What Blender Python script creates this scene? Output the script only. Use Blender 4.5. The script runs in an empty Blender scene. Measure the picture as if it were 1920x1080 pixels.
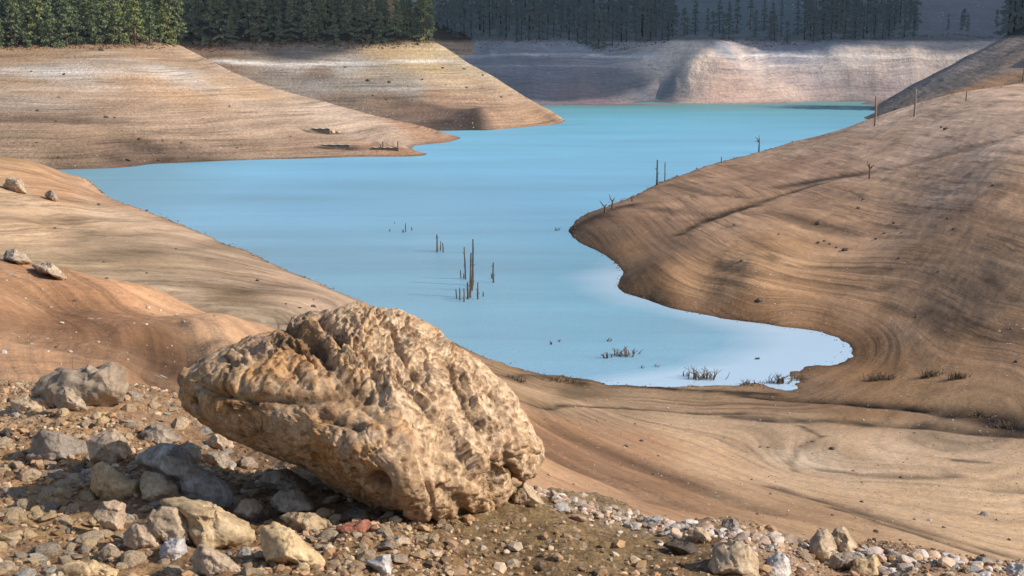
import bpy, bmesh, math, random
import numpy as np
random.seed(7); rng = np.random.default_rng(7)
import time, sys; _t0 = time.time()
def TM(x): print('TM', x, round(time.time() - _t0, 1), file=sys.stderr)
S = bpy.context.scene; C = S.collection
# ------------------------------------------------------------------ camera numbers
F = 2667.0; TH = math.atan(475 / F); CT, ST = math.cos(TH), math.sin(TH); H0 = 30.0
def P(px, py, d):
    u = (px - 960) / F; v = (540 - py) / F; k = CT + v * ST
    return np.array([d * u / k, d, H0 + d * (v * CT - ST) / k])
def Pz(px, py, z):
    v = (540 - py) / F; k = CT + v * ST
    return P(px, py, (z - H0) * k / (v * CT - ST))
def Wp(px, d, z):
    return np.array([(px - 960) / F * d * 1.0, d, z])
cam = bpy.data.cameras.new('camera'); co = bpy.data.objects.new('camera', cam); C.objects.link(co)
cam.sensor_width = 36; cam.lens = 50.0; cam.clip_end = 5000; cam.clip_start = .1
co.location = (0, 0, H0); co.rotation_euler = (math.pi / 2 - TH, 0, 0); S.camera = co
# ------------------------------------------------------------------ noise
def _h(ix, iy, iz, s):
    h = (ix.astype(np.int64) * 374761393 + iy.astype(np.int64) * 668265263 + iz.astype(np.int64) * 2147483647 + s * 1274126177) & 0xffffffff
    h = ((h ^ (h >> 13)) * 1274126177) & 0xffffffff
    h = ((h ^ (h >> 16)) * 2246822519) & 0xffffffff
    return (h ^ (h >> 15)) & 0xffffffff
def vnoise(p, s=0):
    """value noise, -1..1"""
    i = np.floor(p); f = p - i; f = f * f * f * (f * (f * 6 - 15) + 10); i = i.astype(np.int64)
    r = 0
    for a in (0, 1):
        for b in (0, 1):
            for c in (0, 1):
                w = (f[:, 0] if a else 1 - f[:, 0]) * (f[:, 1] if b else 1 - f[:, 1]) * (f[:, 2] if c else 1 - f[:, 2])
                r = r + w * (_h(i[:, 0] + a, i[:, 1] + b, i[:, 2] + c, s) / 2147483647.5 - 1)
    return r
def fbm(p, o=5, s=0, g=.5):
    r = 0; a = 1; t = 0
    for k in range(o):
        r = r + a * vnoise(p * 2.03 ** k + 17.3 * k, s + k); t += a; a *= g
    return r / t * 1.6
def ridged(p, o=4, s=0):
    r = 0; a = 1; t = 0
    for k in range(o):
        r = r + a * (1 - 2 * np.abs(vnoise(p * 2.1 ** k + 9.1 * k, s + k))); t += a; a *= .5
    return r / t
def worley(p, s=0):
    i = np.floor(p).astype(np.int64); f = p - i; d1 = np.full(len(p), 9.); d2 = d1.copy()
    for a in (-1, 0, 1):
        for b in (-1, 0, 1):
            for c in (-1, 0, 1):
                h = [_h(i[:, 0] + a, i[:, 1] + b, i[:, 2] + c, s + 11 * q) / 4294967295. for q in range(3)]
                d = np.sqrt((a + h[0] - f[:, 0]) ** 2 + (b + h[1] - f[:, 1]) ** 2 + (c + h[2] - f[:, 2]) ** 2)
                d2 = np.where(d < d1, d1, np.minimum(d2, d)); d1 = np.minimum(d1, d)
    return d1, d2
def fnoise(p, s=0, k=1.0):
    """angular relief: every cell is a tilted flat"""
    i = np.floor(p).astype(np.int64); f = p - i; d1 = np.full(len(p), 9.); out = np.zeros(len(p)); d2 = d1.copy()
    for a in (-1, 0, 1):
        for b in (-1, 0, 1):
            for c in (-1, 0, 1):
                h = [_h(i[:, 0] + a, i[:, 1] + b, i[:, 2] + c, s + 11 * q) / 4294967295. for q in range(3)]
                v = [a + h[0] - f[:, 0], b + h[1] - f[:, 1], c + h[2] - f[:, 2]]; d = np.sqrt(v[0] ** 2 + v[1] ** 2 + v[2] ** 2)
                t = v[0] * (h[1] * 2 - 1) + v[1] * (h[2] * 2 - 1) + v[2] * (h[0] * 2 - 1)
                m = d < d1; out = np.where(m, t, out); d2 = np.where(m, d1, np.minimum(d2, d)); d1 = np.minimum(d1, d)
    return out * 1.6 * k, d2 - d1
def lin(c):
    c = np.asarray(c, float) / 255.
    return np.where(c <= .04045, c / 12.92, ((c + .055) / 1.055) ** 2.4)
# ------------------------------------------------------------------ objects
def tag(o, label=None, cat=None, group=None, kind=None):
    if label: o['label'] = label
    if cat: o['category'] = cat
    if group: o['group'] = group
    if kind: o['kind'] = kind
    return o
def mesh_np(name, V, Fc, smooth=True, cols=None, mats=None, lev=None):
    me = bpy.data.meshes.new(name); V = np.asarray(V, np.float32); Fc = np.asarray(Fc, np.int32)
    me.vertices.add(len(V)); me.vertices.foreach_set('co', V.ravel())
    n = Fc.shape[1]; me.loops.add(Fc.size); me.loops.foreach_set('vertex_index', Fc.ravel())
    me.polygons.add(len(Fc)); me.polygons.foreach_set('loop_start', np.arange(0, Fc.size, n, dtype=np.int32))
    me.polygons.foreach_set('loop_total', np.full(len(Fc), n, np.int32))
    me.polygons.foreach_set('use_smooth', np.full(len(Fc), smooth))
    me.update(calc_edges=True)
    if cols is not None:
        a = me.color_attributes.new('Col', 'FLOAT_COLOR', 'POINT')
        a.data.foreach_set('color', np.concatenate([cols, np.ones((len(cols), 1))], 1).astype(np.float32).ravel())
    if lev is not None: me.attributes.new('lev', 'FLOAT', 'POINT').data.foreach_set('value', lev.astype(np.float32))
    for m in mats or []: me.materials.append(m)
    return me
def link(name, me, parent=None, loc=None):
    o = bpy.data.objects.new(name, me); C.objects.link(o)
    if parent: o.parent = parent
    if loc is not None: o.location = loc
    return o
_ico = {}
def ico(n):
    if n not in _ico:
        bm = bmesh.new(); bmesh.ops.create_icosphere(bm, subdivisions=n, radius=1)
        bm.verts.ensure_lookup_table()
        _ico[n] = (np.array([v.co[:] for v in bm.verts]), np.array([[v.index for v in f.verts] for f in bm.faces])); bm.free()
    return _ico[n][0].copy(), _ico[n][1]
# ------------------------------------------------------------------ material helpers
class NT:
    def __init__(s, name):
        s.m = bpy.data.materials.new(name); s.m.use_nodes = True; s.t = s.m.node_tree; s.N = s.t.nodes
        s.b = s.N['Principled BSDF']; s.b.inputs['Roughness'].default_value = .9
        s.b.inputs['Specular IOR Level'].default_value = .2
    def n(s, ty, **k):
        n = s.N.new(ty)
        for a, b in k.items(): setattr(n, a, b)
        return n
    def lk(s, a, b): s.t.links.new(a, b)
    def pos(s, kind='Position', scale=(1, 1, 1), obj=False):
        g = s.n('ShaderNodeTexCoord').outputs['Object'] if obj else s.n('ShaderNodeNewGeometry').outputs['Position']
        mp = s.n('ShaderNodeMapping'); mp.inputs['Scale'].default_value = scale; s.lk(g, mp.inputs['Vector']); return mp.outputs[0]
    def noise(s, vec, scale=1, det=6, rough=.55, dist=0):
        n = s.n('ShaderNodeTexNoise'); n.inputs['Scale'].default_value = scale; n.inputs['Detail'].default_value = det
        n.inputs['Roughness'].default_value = rough; n.inputs['Distortion'].default_value = dist; s.lk(vec, n.inputs['Vector']); return n.outputs['Fac']
    def ramp(s, fac, stops, interp='LINEAR'):
        r = s.n('ShaderNodeValToRGB'); e = r.color_ramp.elements; r.color_ramp.interpolation = interp
        while len(e) < len(stops): e.new(.5)
        for q, (p, c) in zip(e, stops):
            q.position = p; q.color = (*(c if hasattr(c, '__len__') else (c, c, c)), 1)
        s.lk(fac, r.inputs[0]); return r.outputs[0]
    def mix(s, a, b, fac=1.0, mode='MULTIPLY'):
        m = s.n('ShaderNodeMix', data_type='RGBA', blend_type=mode)
        m.clamp_result = False
        for i, x in ((0, fac), (6, a), (7, b)):
            if hasattr(x, 'is_output'): s.lk(x, m.inputs[i])
            else: m.inputs[i].default_value = x if i == 0 else (*x, 1)
        return m.outputs[2]
    def math(s, op, a, b=0.):
        m = s.n('ShaderNodeMath', operation=op)
        for i, x in enumerate((a, b)):
            if hasattr(x, 'is_output'): s.lk(x, m.inputs[i])
            else: m.inputs[i].default_value = x
        return m.outputs[0]
    def bump(s, h, strength=.5, dist=.1, prev=None):
        b = s.n('ShaderNodeBump'); b.inputs['Strength'].default_value = strength; b.inputs['Distance'].default_value = dist
        s.lk(h, b.inputs['Height'])
        if prev is not None: s.lk(prev, b.inputs['Normal'])
        return b.outputs[0]
    def col(s): a = s.n('ShaderNodeAttribute'); a.attribute_name = 'Col'; return a.outputs['Color']
def bank_mat(name, zs, xs, fine, haze=None, z2=3.1, lines=0, strand=.5, speck=.35, bumpd=.15):
    m = NT(name); base = m.col(); sp_ = m.n('ShaderNodeSeparateXYZ'); m.lk(m.n('ShaderNodeNewGeometry').outputs['Position'], sp_.inputs[0]); at = m.n('ShaderNodeAttribute'); at.attribute_name = 'lev'
    def lv(scale):
        cb = m.n('ShaderNodeCombineXYZ'); [m.lk(m.math('MULTIPLY', o_, k_), cb.inputs[i_]) for i_, (o_, k_) in enumerate(zip((sp_.outputs[0], sp_.outputs[1], at.outputs['Fac']), scale))]; return cb.outputs[0]
    st = m.noise(lv((xs, xs, zs)), 1, 5, .6, .15)
    c = m.mix(base, m.ramp(st, [(.3, 1 - strand), (.46, 1 - strand * .25), (.56, 1.0), (.72, 1 + strand * .55)]))
    st2 = m.noise(lv((xs * 3, xs * 3, zs * z2)), 1, 3, .5)
    c = m.mix(c, m.ramp(st2, [(.35, 1 - strand * .5), (.5, 1), (.68, 1 + strand * .25)]))
    if lines:
        for q, (fz, lo) in enumerate(((lines, .5), (lines * 2.7, .3))):
            ln = m.noise(lv((.012 + .01 * q, .012 + .01 * q, fz)), 1, 2, .5, .15); ln = m.ramp(ln, [(.40, 1), (.44, 1 - lo), (.46, 1), (.53, 1), (.56, 1 + lo * .5), (.6, 1), (.64, 1 - lo * .8), (.67, 1)])
            msk = m.ramp(m.noise(m.pos(scale=(.05, .05, .5)), 1, 4, .6), [(.38, .1), (.6, 1)])
            sy = m.n('ShaderNodeSeparateXYZ'); m.lk(m.pos(), sy.inputs[0]); msk = m.math('MULTIPLY', msk, m.ramp(m.math('DIVIDE', sy.outputs[1], 200.), [(.32, .12), (.5, 1)])); c = m.mix(c, ln, msk)
    big = m.noise(m.pos(scale=(fine * .03,) * 3), 1, 6, .6)
    c = m.mix(c, m.ramp(big, [(.3, (.8, .76, .72)), (.5, (1, 1, 1)), (.7, (1.14, 1.16, 1.18))]))
    fn = m.noise(m.pos(scale=(fine,) * 3), 1, 4, .7)
    c = m.mix(c, m.ramp(fn, [(.28, 1 - speck), (.5, 1), (.75, 1 + speck)]))
    vo = m.n('ShaderNodeTexVoronoi'); vo.inputs['Scale'].default_value = fine * .8; vo.inputs['Randomness'].default_value = 1
    m.lk(m.pos(), vo.inputs['Vector'])
    sp = m.math('MULTIPLY', m.ramp(vo.outputs['Distance'], [(.0, 1), (.16, .9), (.24, 0)]), m.ramp(m.noise(m.pos(scale=(fine * .15,) * 3), 1, 2), [(.5, 0), (.64, 1)]))
    gray = m.ramp(m.noise(m.pos(scale=(fine * .9,) * 3), 1, 0), [(.35, (.1, .09, .085)), (.55, (.3, .27, .24)), (.7, (.6, .55, .5))])
    c = m.mix(c, gray, m.math('MULTIPLY', sp, .8), 'MIX')
    m.lk(c, m.b.inputs['Base Color'])
    b1 = m.bump(st, .5, bumpd * 1.2); b2 = m.bump(fn, .8, bumpd, b1)
    m.lk(b2, m.b.inputs['Normal'])
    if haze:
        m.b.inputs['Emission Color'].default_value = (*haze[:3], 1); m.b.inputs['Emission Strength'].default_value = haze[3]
    return m.m
# ------------------------------------------------------------------ terrain sheets
def cvt(pts):
    out = []
    for p in pts:
        k = p[0]
        out.append(Pz(p[1], p[2], 0) if k == 's' else Pz(p[1], p[2], p[3]) if k == 'u' else P(*p[1:]) if k == 'r' else Wp(*p[1:]))
    return np.array(out)
KT = 3.0
class Sheet:
    def __init__(s, name, pts, pxr, dr, n, disp, cols, mat, feats=(), smooth=0.0, factor=1.0, zones=None, kl=1.0, c2=0.003, levs=None, wide=0):
        s.kl = kl; s.c2 = c2; Q = cvt(pts); X = np.stack([Q[:, 0] / Q[:, 1] * KT, np.log(Q[:, 1]) * kl], 1); s.X = X
        K = s.ker(X, X) + np.eye(len(X)) * smooth; A = np.zeros((len(X) + 3,) * 2); A[:len(X), :len(X)] = K
        A[:len(X), len(X)] = 1; A[:len(X), len(X) + 1:] = X; A[len(X):, :len(X)] = A[:len(X), len(X):].T
        s.w = np.linalg.lstsq(A, np.concatenate([Q[:, 2], [0, 0, 0]]), rcond=None)[0]
        s.t0, s.t1 = (pxr[0] - 960) / F, (pxr[1] - 960) / F; s.l0, s.l1 = math.log(dr[0]), math.log(dr[1]); s.n = n
        e_ = (wide - 960) / F if wide else 0
        s.tg = np.linspace(s.t0, s.t1, n[0])
        if wide: k_ = n[0] // 9; s.tg = np.concatenate([np.linspace(-e_, s.t0, k_, endpoint=False), np.linspace(s.t0, s.t1, n[0] - 2 * k_), np.linspace(s.t1, e_, k_ + 1)[1:]])
        T, L = np.meshgrid(s.tg, np.linspace(s.l0, s.l1, n[1]))
        q = np.stack([T.ravel() * KT, L.ravel() * kl], 1)
        z = np.concatenate([s.ev(b) for b in np.array_split(q, max(1, len(q) // 20000))])
        y = np.exp(L.ravel()); x = T.ravel() * y
        base = np.stack([x, y, z], 1); dark = np.ones(len(x))
        for f in feats:
            pl, w, dep, dk = f; dk = dk ** 1.6; pl = np.array([s.on(a, b)[:2] for a, b in pl])
            dmin = np.full(len(x), 1e9)
            for a, b in zip(pl[:-1], pl[1:]):
                ab = b - a; t = np.clip(((x - a[0]) * ab[0] + (y - a[1]) * ab[1]) / (ab @ ab), 0, 1)
                dmin = np.minimum(dmin, np.hypot(x - a[0] - t * ab[0], y - a[1] - t * ab[1]))
            k_ = np.nonzero(dmin < w * 3.2)[0]
            if len(k_):
                wob = w * (1 + .5 * vnoise(base[k_] / (w * 2.5), 91)); g = np.exp(-(dmin[k_] / wob) ** 2)
                z[k_] -= dep * g; dark[k_] *= 1 - (1 - dk) * g * np.clip(.88 + .35 * vnoise(base[k_] / (w * 1.3), 92), 0, 1.1)
        lev = z.copy()
        if levs:
            LP = np.array([[*s.on(a, b)[:2], l] for l, pl in levs for a, b in pl]); LX = np.stack([LP[:, 0] / LP[:, 1] * KT, np.log(LP[:, 1]) * kl], 1); c0 = s.c2; s.c2 = .012
            A = np.zeros((len(LX) + 3,) * 2); A[:-3, :-3] = s.ker(LX, LX) - np.eye(len(LX)) * .01; A[:-3, -3] = 1; A[:-3, -2:] = LX; A[-3:, :-3] = A[:-3, -3:].T
            w_ = np.linalg.lstsq(A, np.concatenate([LP[:, 2], [0, 0, 0]]), rcond=None)[0]
            lev = np.concatenate([s.ker(b, LX) @ w_[:-3] + w_[-3] + b @ w_[-2:] for b in np.array_split(q, max(1, len(q) // 20000))]); s.c2 = c0
        z = z + disp(np.stack([x, y, z], 1), lev) if levs else z + disp(np.stack([x, y, z], 1)); s.Z = z.reshape(n[1], n[0])
        V = np.stack([x, y, z], 1); i = np.arange(n[0] * n[1]).reshape(n[1], n[0])
        Fc = np.stack([i[:-1, :-1], i[:-1, 1:], i[1:, 1:], i[1:, :-1]], -1).reshape(-1, 4)
        # colour: soil tones of places, shade included in some, blended over the ground
        cp = np.array([s.on(c[0], c[1]) for c in cols]); cc = np.array([lin(c[2]) * (c[3] if len(c) > 3 else 1) for c in cols])
        cx = np.stack([cp[:, 0] / cp[:, 1] * KT, np.log(cp[:, 1]) * kl], 1)
        nz = np.stack([vnoise(V * (2.2 / V[:, 1:2]) * 4, 5), vnoise(V * (2.2 / V[:, 1:2]) * 4, 6)], 1) * .02
        acc = np.zeros((len(q), 3)); tot = np.zeros(len(q))
        for a, b in zip(cx, cc):
            w_ = 1 / (((q + nz - a) ** 2).sum(1) + 3e-4) ** 1.8; acc += w_[:, None] * b; tot += w_
        col = acc / tot[:, None] * factor * dark[:, None]; lum = col @ np.array([.3, .5, .2]); col = (col * .95 + lum[:, None] * .05) * np.array([.935, .925, .9])
        if zones is not None: col = zones(V, col)
        # wet rim at the waterline
        s.V = V
        o = link(name, mesh_np(name, V, Fc, True, np.clip(col, 0, .8), [mat], lev)); s.o = o
    def ker(s, A, B):
        r2 = (A ** 2).sum(1)[:, None] + (B ** 2).sum(1)[None] - 2 * A @ B.T; return np.sqrt(np.maximum(r2, 0) + s.c2)
    def ev(s, q): return s.ker(q, s.X) @ s.w[:-3] + s.w[-3] + q @ s.w[-2:]
    def on(s, px, py):
        """ground point seen at a pixel, before the fine relief"""
        d = np.exp(np.linspace(s.l0, s.l1, 700)); v = (540 - py) / F; u = (px - 960) / F; k = CT + v * ST
        x = d * u / k; zr = H0 + d * (v * CT - ST) / k
        zz = s.ev(np.stack([x / d * KT, np.log(d) * s.kl], 1)); h = np.nonzero(zr < zz)[0]
        i = h[0] if len(h) else int(np.argmin(np.abs(zr - zz)))
        return np.array([x[i], d[i], zz[i]])
    def z(s, x, y):
        x = np.atleast_1d(x); y = np.atleast_1d(y)
        a = np.interp(x / y, s.tg, np.arange(s.n[0]), -1, -1); b = (np.log(y) - s.l0) / (s.l1 - s.l0) * (s.n[1] - 1)
        ok = (a >= 0) & (a < s.n[0] - 1) & (b >= 0) & (b < s.n[1] - 1)
        a = np.clip(a, 0, s.n[0] - 1.001); b = np.clip(b, 0, s.n[1] - 1.001); i = a.astype(int); j = b.astype(int); f = a - i; g = b - j; Z = s.Z
        r = (Z[j, i] * (1 - f) + Z[j, i + 1] * f) * (1 - g) + (Z[j + 1, i] * (1 - f) + Z[j + 1, i + 1] * f) * g
        return np.where(ok, r, -99)
SHEETS = []
def hit(px, py, sheets=None):
    v = (540 - py) / F; u = (px - 960) / F; k = CT + v * ST
    d = np.exp(np.linspace(math.log(3), math.log(900), 4000)); x = d * u / k; zr = H0 + d * (v * CT - ST) / k
    best = None
    for s in (sheets or SHEETS):
        h = np.nonzero(zr < s.z(x, d))[0]
        if len(h) and (best is None or h[0] < best): best = h[0]
    if best is None: return None
    return np.array([x[best], d[best], zr[best]])
def terr(z, st, sharp=.25):
    f = z / st; i = np.floor(f); f = f - i; return (i + np.clip((f - .5 + sharp) / (2 * sharp), 0, 1)) * st - z

HZ = (.24, .33, .46)  # haze tint, painted as a faint glow on the distant materials
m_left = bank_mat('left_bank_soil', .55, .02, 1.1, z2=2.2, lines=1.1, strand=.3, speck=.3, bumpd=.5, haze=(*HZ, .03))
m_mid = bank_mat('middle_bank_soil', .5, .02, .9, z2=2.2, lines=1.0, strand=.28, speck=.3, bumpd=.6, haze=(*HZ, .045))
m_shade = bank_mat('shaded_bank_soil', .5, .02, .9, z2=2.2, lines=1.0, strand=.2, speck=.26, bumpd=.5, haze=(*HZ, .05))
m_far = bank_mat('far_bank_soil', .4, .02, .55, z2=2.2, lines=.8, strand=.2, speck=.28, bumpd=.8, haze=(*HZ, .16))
m_shore = bank_mat('shore_soil', 2.2, .012, 2.4, lines=3.2, strand=.3, speck=.2, bumpd=.12)
def gdisp(a, sc, st=0, ta=0, seed=0, edge=True):
    def f(p):
        w = np.clip(.25 + np.abs(p[:, 2]) / 4, 0, 1) if edge else 1
        r = a * fbm(p / sc, 5, seed) * w
        if st: r = r + ta * terr(p[:, 2] + .5 * st * fbm(p / (sc * 3), 2, seed + 5), st) * w
        return r
    return f
# --- left bank (the lit spur at the left)
DL = [('s', -300, 328), ('s', 0, 325), ('s', 110, 318), ('s', 300, 307), ('s', 500, 299), ('s', 700, 294), ('s', 800, 289), ('s', 785, 272), ('s', 858, 257),
      ('w', -300, 290, -4), ('w', 0, 292, -4), ('w', 110, 302, -4), ('w', 300, 308, -4), ('w', 500, 318, -4), ('w', 700, 334, -4), ('w', 800, 342, -3), ('w', 810, 372, -1), ('w', 860, 395, -2.5), ('w', 890, 412, -2), ('w', 1000, 412, -6), ('w', 1000, 330, -8),
      ('r', 0, 200, 355), ('r', 100, 200, 355), ('r', 100, 260, 331), ('r', 350, 200, 368), ('r', 350, 250, 352), ('r', 500, 230, 372), ('r', 500, 270, 354), ('r', 250, 250, 345),
      ('r', 700, 250, 386), ('r', 640, 275, 360), ('r', 730, 278, 360), ('r', 750, 240, 400), ('r', -300, 200, 360),
      ('r', 345, 90, 432), ('r', 400, 116, 430), ('r', 500, 160, 428), ('r', 600, 190, 424), ('r', 700, 215, 418), ('r', 790, 238, 415),
      ('r', 300, 90, 420), ('r', 200, 92, 408), ('r', 0, 92, 402), ('r', -300, 92, 402), ('r', 0, 135, 382), ('r', 250, 130, 386), ('r', 250, 160, 378),
      ('w', 350, 455, 21), ('w', 400, 455, 17), ('w', 500, 452, 9.5), ('w', 600, 450, 5), ('w', 700, 445, 1), ('w', 790, 440, -2), ('w', 900, 440, -6), ('w', 350, 520, 0), ('w', 500, 520, -6), ('w', 800, 520, -10),
      ('w', 280, 440, 31), ('w', 100, 450, 41), ('w', -300, 450, 44), ('w', 100, 530, 75), ('w', -300, 530, 80), ('w', 280, 530, 40)]
DC = [(60, 105, (182, 150, 118)), (250, 100, (180, 150, 120)), (100, 135, (205, 188, 172)), (320, 132, (200, 180, 162)), (60, 160, (185, 152, 120)), (300, 165, (196, 158, 122)), (440, 165, (200, 165, 130)),
      (60, 195, (180, 158, 138)), (300, 200, (190, 158, 130)), (500, 205, (200, 170, 145)), (80, 225, (160, 130, 105)), (300, 235, (178, 148, 122)), (200, 255, (170, 140, 112)), (450, 240, (200, 170, 144)), (650, 225, (205, 178, 155)), (700, 250, (200, 172, 148)),
      (450, 275, (178, 148, 122)), (250, 280, (150, 122, 100)), (60, 285, (165, 138, 112)), (300, 300, (140, 112, 90)), (600, 288, (170, 138, 112)), (780, 285, (190, 145, 110)), (820, 258, (180, 140, 110)), (120, 310, (140, 115, 92))]
def rimz(V, col):
    z = V[:, 2] + .6 * fbm(V / 25, 3, 3) + .25 * fbm(V / 5, 2, 4); c = col.copy()
    w = np.exp(-((z - 20.3) / .7) ** 2) * np.clip(.6 + .8 * fbm(V / 30, 3, 8), 0, 1.2) * .75
    c = c * (1 - w[:, None]) + w[:, None] * lin((235, 225, 215)) * .95
    w = np.exp(-((z - 15.8) / .35) ** 2) * np.clip(.4 + .8 * fbm(V / 25, 3, 9), 0, 1) * .5
    c = c * (1 - w[:, None]) + w[:, None] * lin((225, 208, 192)) * .9
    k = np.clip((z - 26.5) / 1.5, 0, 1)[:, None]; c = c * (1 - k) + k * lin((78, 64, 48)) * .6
    wet = np.exp(-np.clip(V[:, 2], 0, 9) / .35)[:, None] * .45; return c * (1 - wet)
FEAT_D = [([(575, 243), (600, 243), (625, 245)], 2.2, .5, .5), ([(595, 273), (655, 275)], 1.6, .4, .5), ([(200, 297), (330, 292), (420, 296)], 3, .4, .6), ([(230, 265), (290, 275), (330, 270)], 3, .5, .62), ([(0, 225), (130, 222), (230, 225)], 3, .2, .75)]
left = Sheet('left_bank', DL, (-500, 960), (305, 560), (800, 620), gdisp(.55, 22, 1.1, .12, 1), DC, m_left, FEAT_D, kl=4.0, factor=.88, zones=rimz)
# --- middle bank
GL = [('s', 300, 262), ('s', 600, 248), ('s', 840, 245), ('s', 940, 242), ('s', 1000, 237), ('s', 1058, 226), ('w', 300, 390, -4), ('w', 600, 420, -4), ('w', 840, 428, -4), ('w', 940, 434, -4), ('w', 1000, 448, -4), ('w', 1075, 485, -3), ('w', 1080, 505, -3), ('w', 1150, 500, -8), ('w', 1150, 440, -10),
      ('r', 1000, 192, 508), ('r', 950, 162, 512), ('r', 900, 131, 515), ('r', 860, 107, 518), ('r', 820, 83, 520), ('r', 1035, 212, 505),
      ('r', 700, 90, 512), ('r', 600, 93, 510), ('r', 480, 95, 508), ('r', 380, 96, 508), ('r', 200, 96, 508), ('r', 780, 84, 516),
      ('r', 600, 180, 478), ('r', 700, 180, 480), ('r', 800, 180, 482), ('r', 870, 200, 480), ('r', 850, 225, 462), ('r', 905, 200, 472), ('r', 920, 220, 462), ('r', 500, 150, 488), ('r', 400, 150, 488),
      ('r', 960, 200, 486), ('r', 800, 130, 500),
      ('w', 1035, 535, -2), ('w', 1000, 540, 0), ('w', 950, 560, 5), ('w', 900, 565, 4), ('w', 860, 570, 6), ('w', 820, 575, 8), ('w', 1150, 560, -8), ('w', 1000, 620, -8), ('w', 850, 640, 0),
      ('w', 650, 555, 42), ('w', 500, 560, 50), ('w', 300, 560, 50), ('w', 760, 556, 30), ('w', 800, 556, 20), ('w', 650, 640, 60), ('w', 300, 640, 95), ('w', 820, 640, -4)]
GC = [(400, 110, (150, 122, 98)), (480, 100, (160, 142, 122)), (620, 105, (165, 150, 132)), (720, 95, (195, 165, 125)), (780, 95, (198, 170, 128)), (560, 125, (175, 160, 148)), (650, 122, (190, 180, 170)), (850, 118, (200, 180, 150)), (800, 120, (205, 175, 130)),
      (600, 138, (130, 112, 95)), (700, 145, (165, 145, 122)), (600, 160, (150, 140, 130)), (700, 160, (160, 152, 142)), (760, 165, (170, 160, 148)), (860, 150, (200, 172, 138)), (920, 170, (190, 160, 130)), (640, 185, (140, 120, 102)), (720, 185, (150, 125, 102)),
      (820, 180, (165, 132, 105)), (700, 215, (135, 112, 95)), (800, 205, (140, 112, 92)), (900, 190, (190, 155, 125)), (840, 235, (105, 85, 72)), (960, 200, (192, 155, 122)), (950, 230, (175, 138, 110)), (1030, 220, (165, 130, 100)), (1000, 215, (185, 145, 112))]
middle = Sheet('middle_bank', GL, (100, 1250), (425, 700), (700, 480), gdisp(.6, 24, 1.1, .12, 21), GC, m_mid, [([(870, 205), (892, 222), (885, 238)], 3.5, 1.0, .6), ([(740, 190), (800, 195), (850, 208)], 2.5, .4, .75)], kl=4.0, factor=.88, zones=rimz)  # gully feature: the shade of the hollow is darkened into the colour
# --- far bank
FL = [('s', 600, 197), ('s', 900, 197), ('s', 1080, 197), ('s', 1240, 196), ('s', 1340, 195), ('s', 1440, 194), ('s', 1500, 192), ('s', 1640, 190), ('s', 1800, 189), ('w', 600, 592, -4), ('w', 1000, 592, -4), ('w', 1240, 594, -4), ('w', 1440, 606, -4), ('w', 1700, 618, -4),
      ('r', 1000, 150, 646), ('r', 1100, 150, 650), ('r', 1200, 150, 658), ('r', 1180, 115, 676), ('r', 1080, 110, 674), ('r', 950, 110, 670), ('r', 1250, 97, 664), ('r', 1290, 112, 655), ('r', 1340, 145, 645), ('r', 1390, 172, 639), ('r', 1225, 100, 672),
      ('r', 1232, 160, 657), ('r', 1272, 177, 645), ('r', 1440, 108, 677), ('r', 1465, 145, 663), ('r', 1500, 125, 672), ('r', 1520, 160, 662), ('r', 1600, 120, 672), ('r', 1700, 100, 676), ('r', 1600, 160, 664), ('r', 1700, 150, 666), ('r', 1800, 100, 674),
      ('r', 870, 90, 690), ('r', 600, 92, 690), ('r', 1100, 87, 692), ('r', 1250, 86, 688), ('r', 1400, 83, 690), ('r', 1500, 82, 692), ('r', 1650, 76, 692), ('r', 1830, 72, 694), ('r', 2000, 72, 694),
      ('w', 600, 760, 70), ('w', 1000, 760, 75), ('w', 1300, 760, 62), ('w', 1500, 760, 70), ('w', 1650, 760, 70), ('w', 1900, 760, 45), ('w', 600, 850, 150), ('w', 1000, 850, 160), ('w', 1300, 850, 170), ('w', 1550, 850, 165), ('w', 1750, 850, 90), ('w', 1950, 850, 60)]
FC = [(900, 100, (120, 122, 128)), (1100, 95, (125, 128, 135)), (1000, 130, (115, 112, 118)), (1150, 150, (110, 102, 106)), (950, 165, (105, 98, 100)), (1090, 175, (122, 100, 98)), (1200, 180, (92, 92, 98)), (1260, 105, (225, 198, 175)), (1300, 120, (225, 195, 170)),  # bluish shade at the left and sunlit spur are painted into these tones
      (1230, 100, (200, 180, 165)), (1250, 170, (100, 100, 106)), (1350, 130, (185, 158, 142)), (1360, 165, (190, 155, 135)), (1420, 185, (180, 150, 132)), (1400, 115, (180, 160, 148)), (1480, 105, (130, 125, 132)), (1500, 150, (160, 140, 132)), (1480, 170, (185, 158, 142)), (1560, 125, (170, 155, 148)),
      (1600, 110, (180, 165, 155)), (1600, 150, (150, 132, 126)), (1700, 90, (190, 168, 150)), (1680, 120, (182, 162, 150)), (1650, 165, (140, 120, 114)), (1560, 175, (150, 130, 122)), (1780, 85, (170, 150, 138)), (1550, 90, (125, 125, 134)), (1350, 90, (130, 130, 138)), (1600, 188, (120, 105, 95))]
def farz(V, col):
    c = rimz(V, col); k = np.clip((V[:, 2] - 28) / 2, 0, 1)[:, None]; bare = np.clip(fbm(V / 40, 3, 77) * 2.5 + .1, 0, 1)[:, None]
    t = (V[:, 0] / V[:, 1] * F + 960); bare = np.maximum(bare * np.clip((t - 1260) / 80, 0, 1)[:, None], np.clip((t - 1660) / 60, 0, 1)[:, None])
    return c * (1 - k) + k * (bare * lin((104, 104, 112)) + (1 - bare) * lin((72, 88, 92))) * .62  # ground behind the rim, with bluish distance haze mixed into its tones
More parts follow.
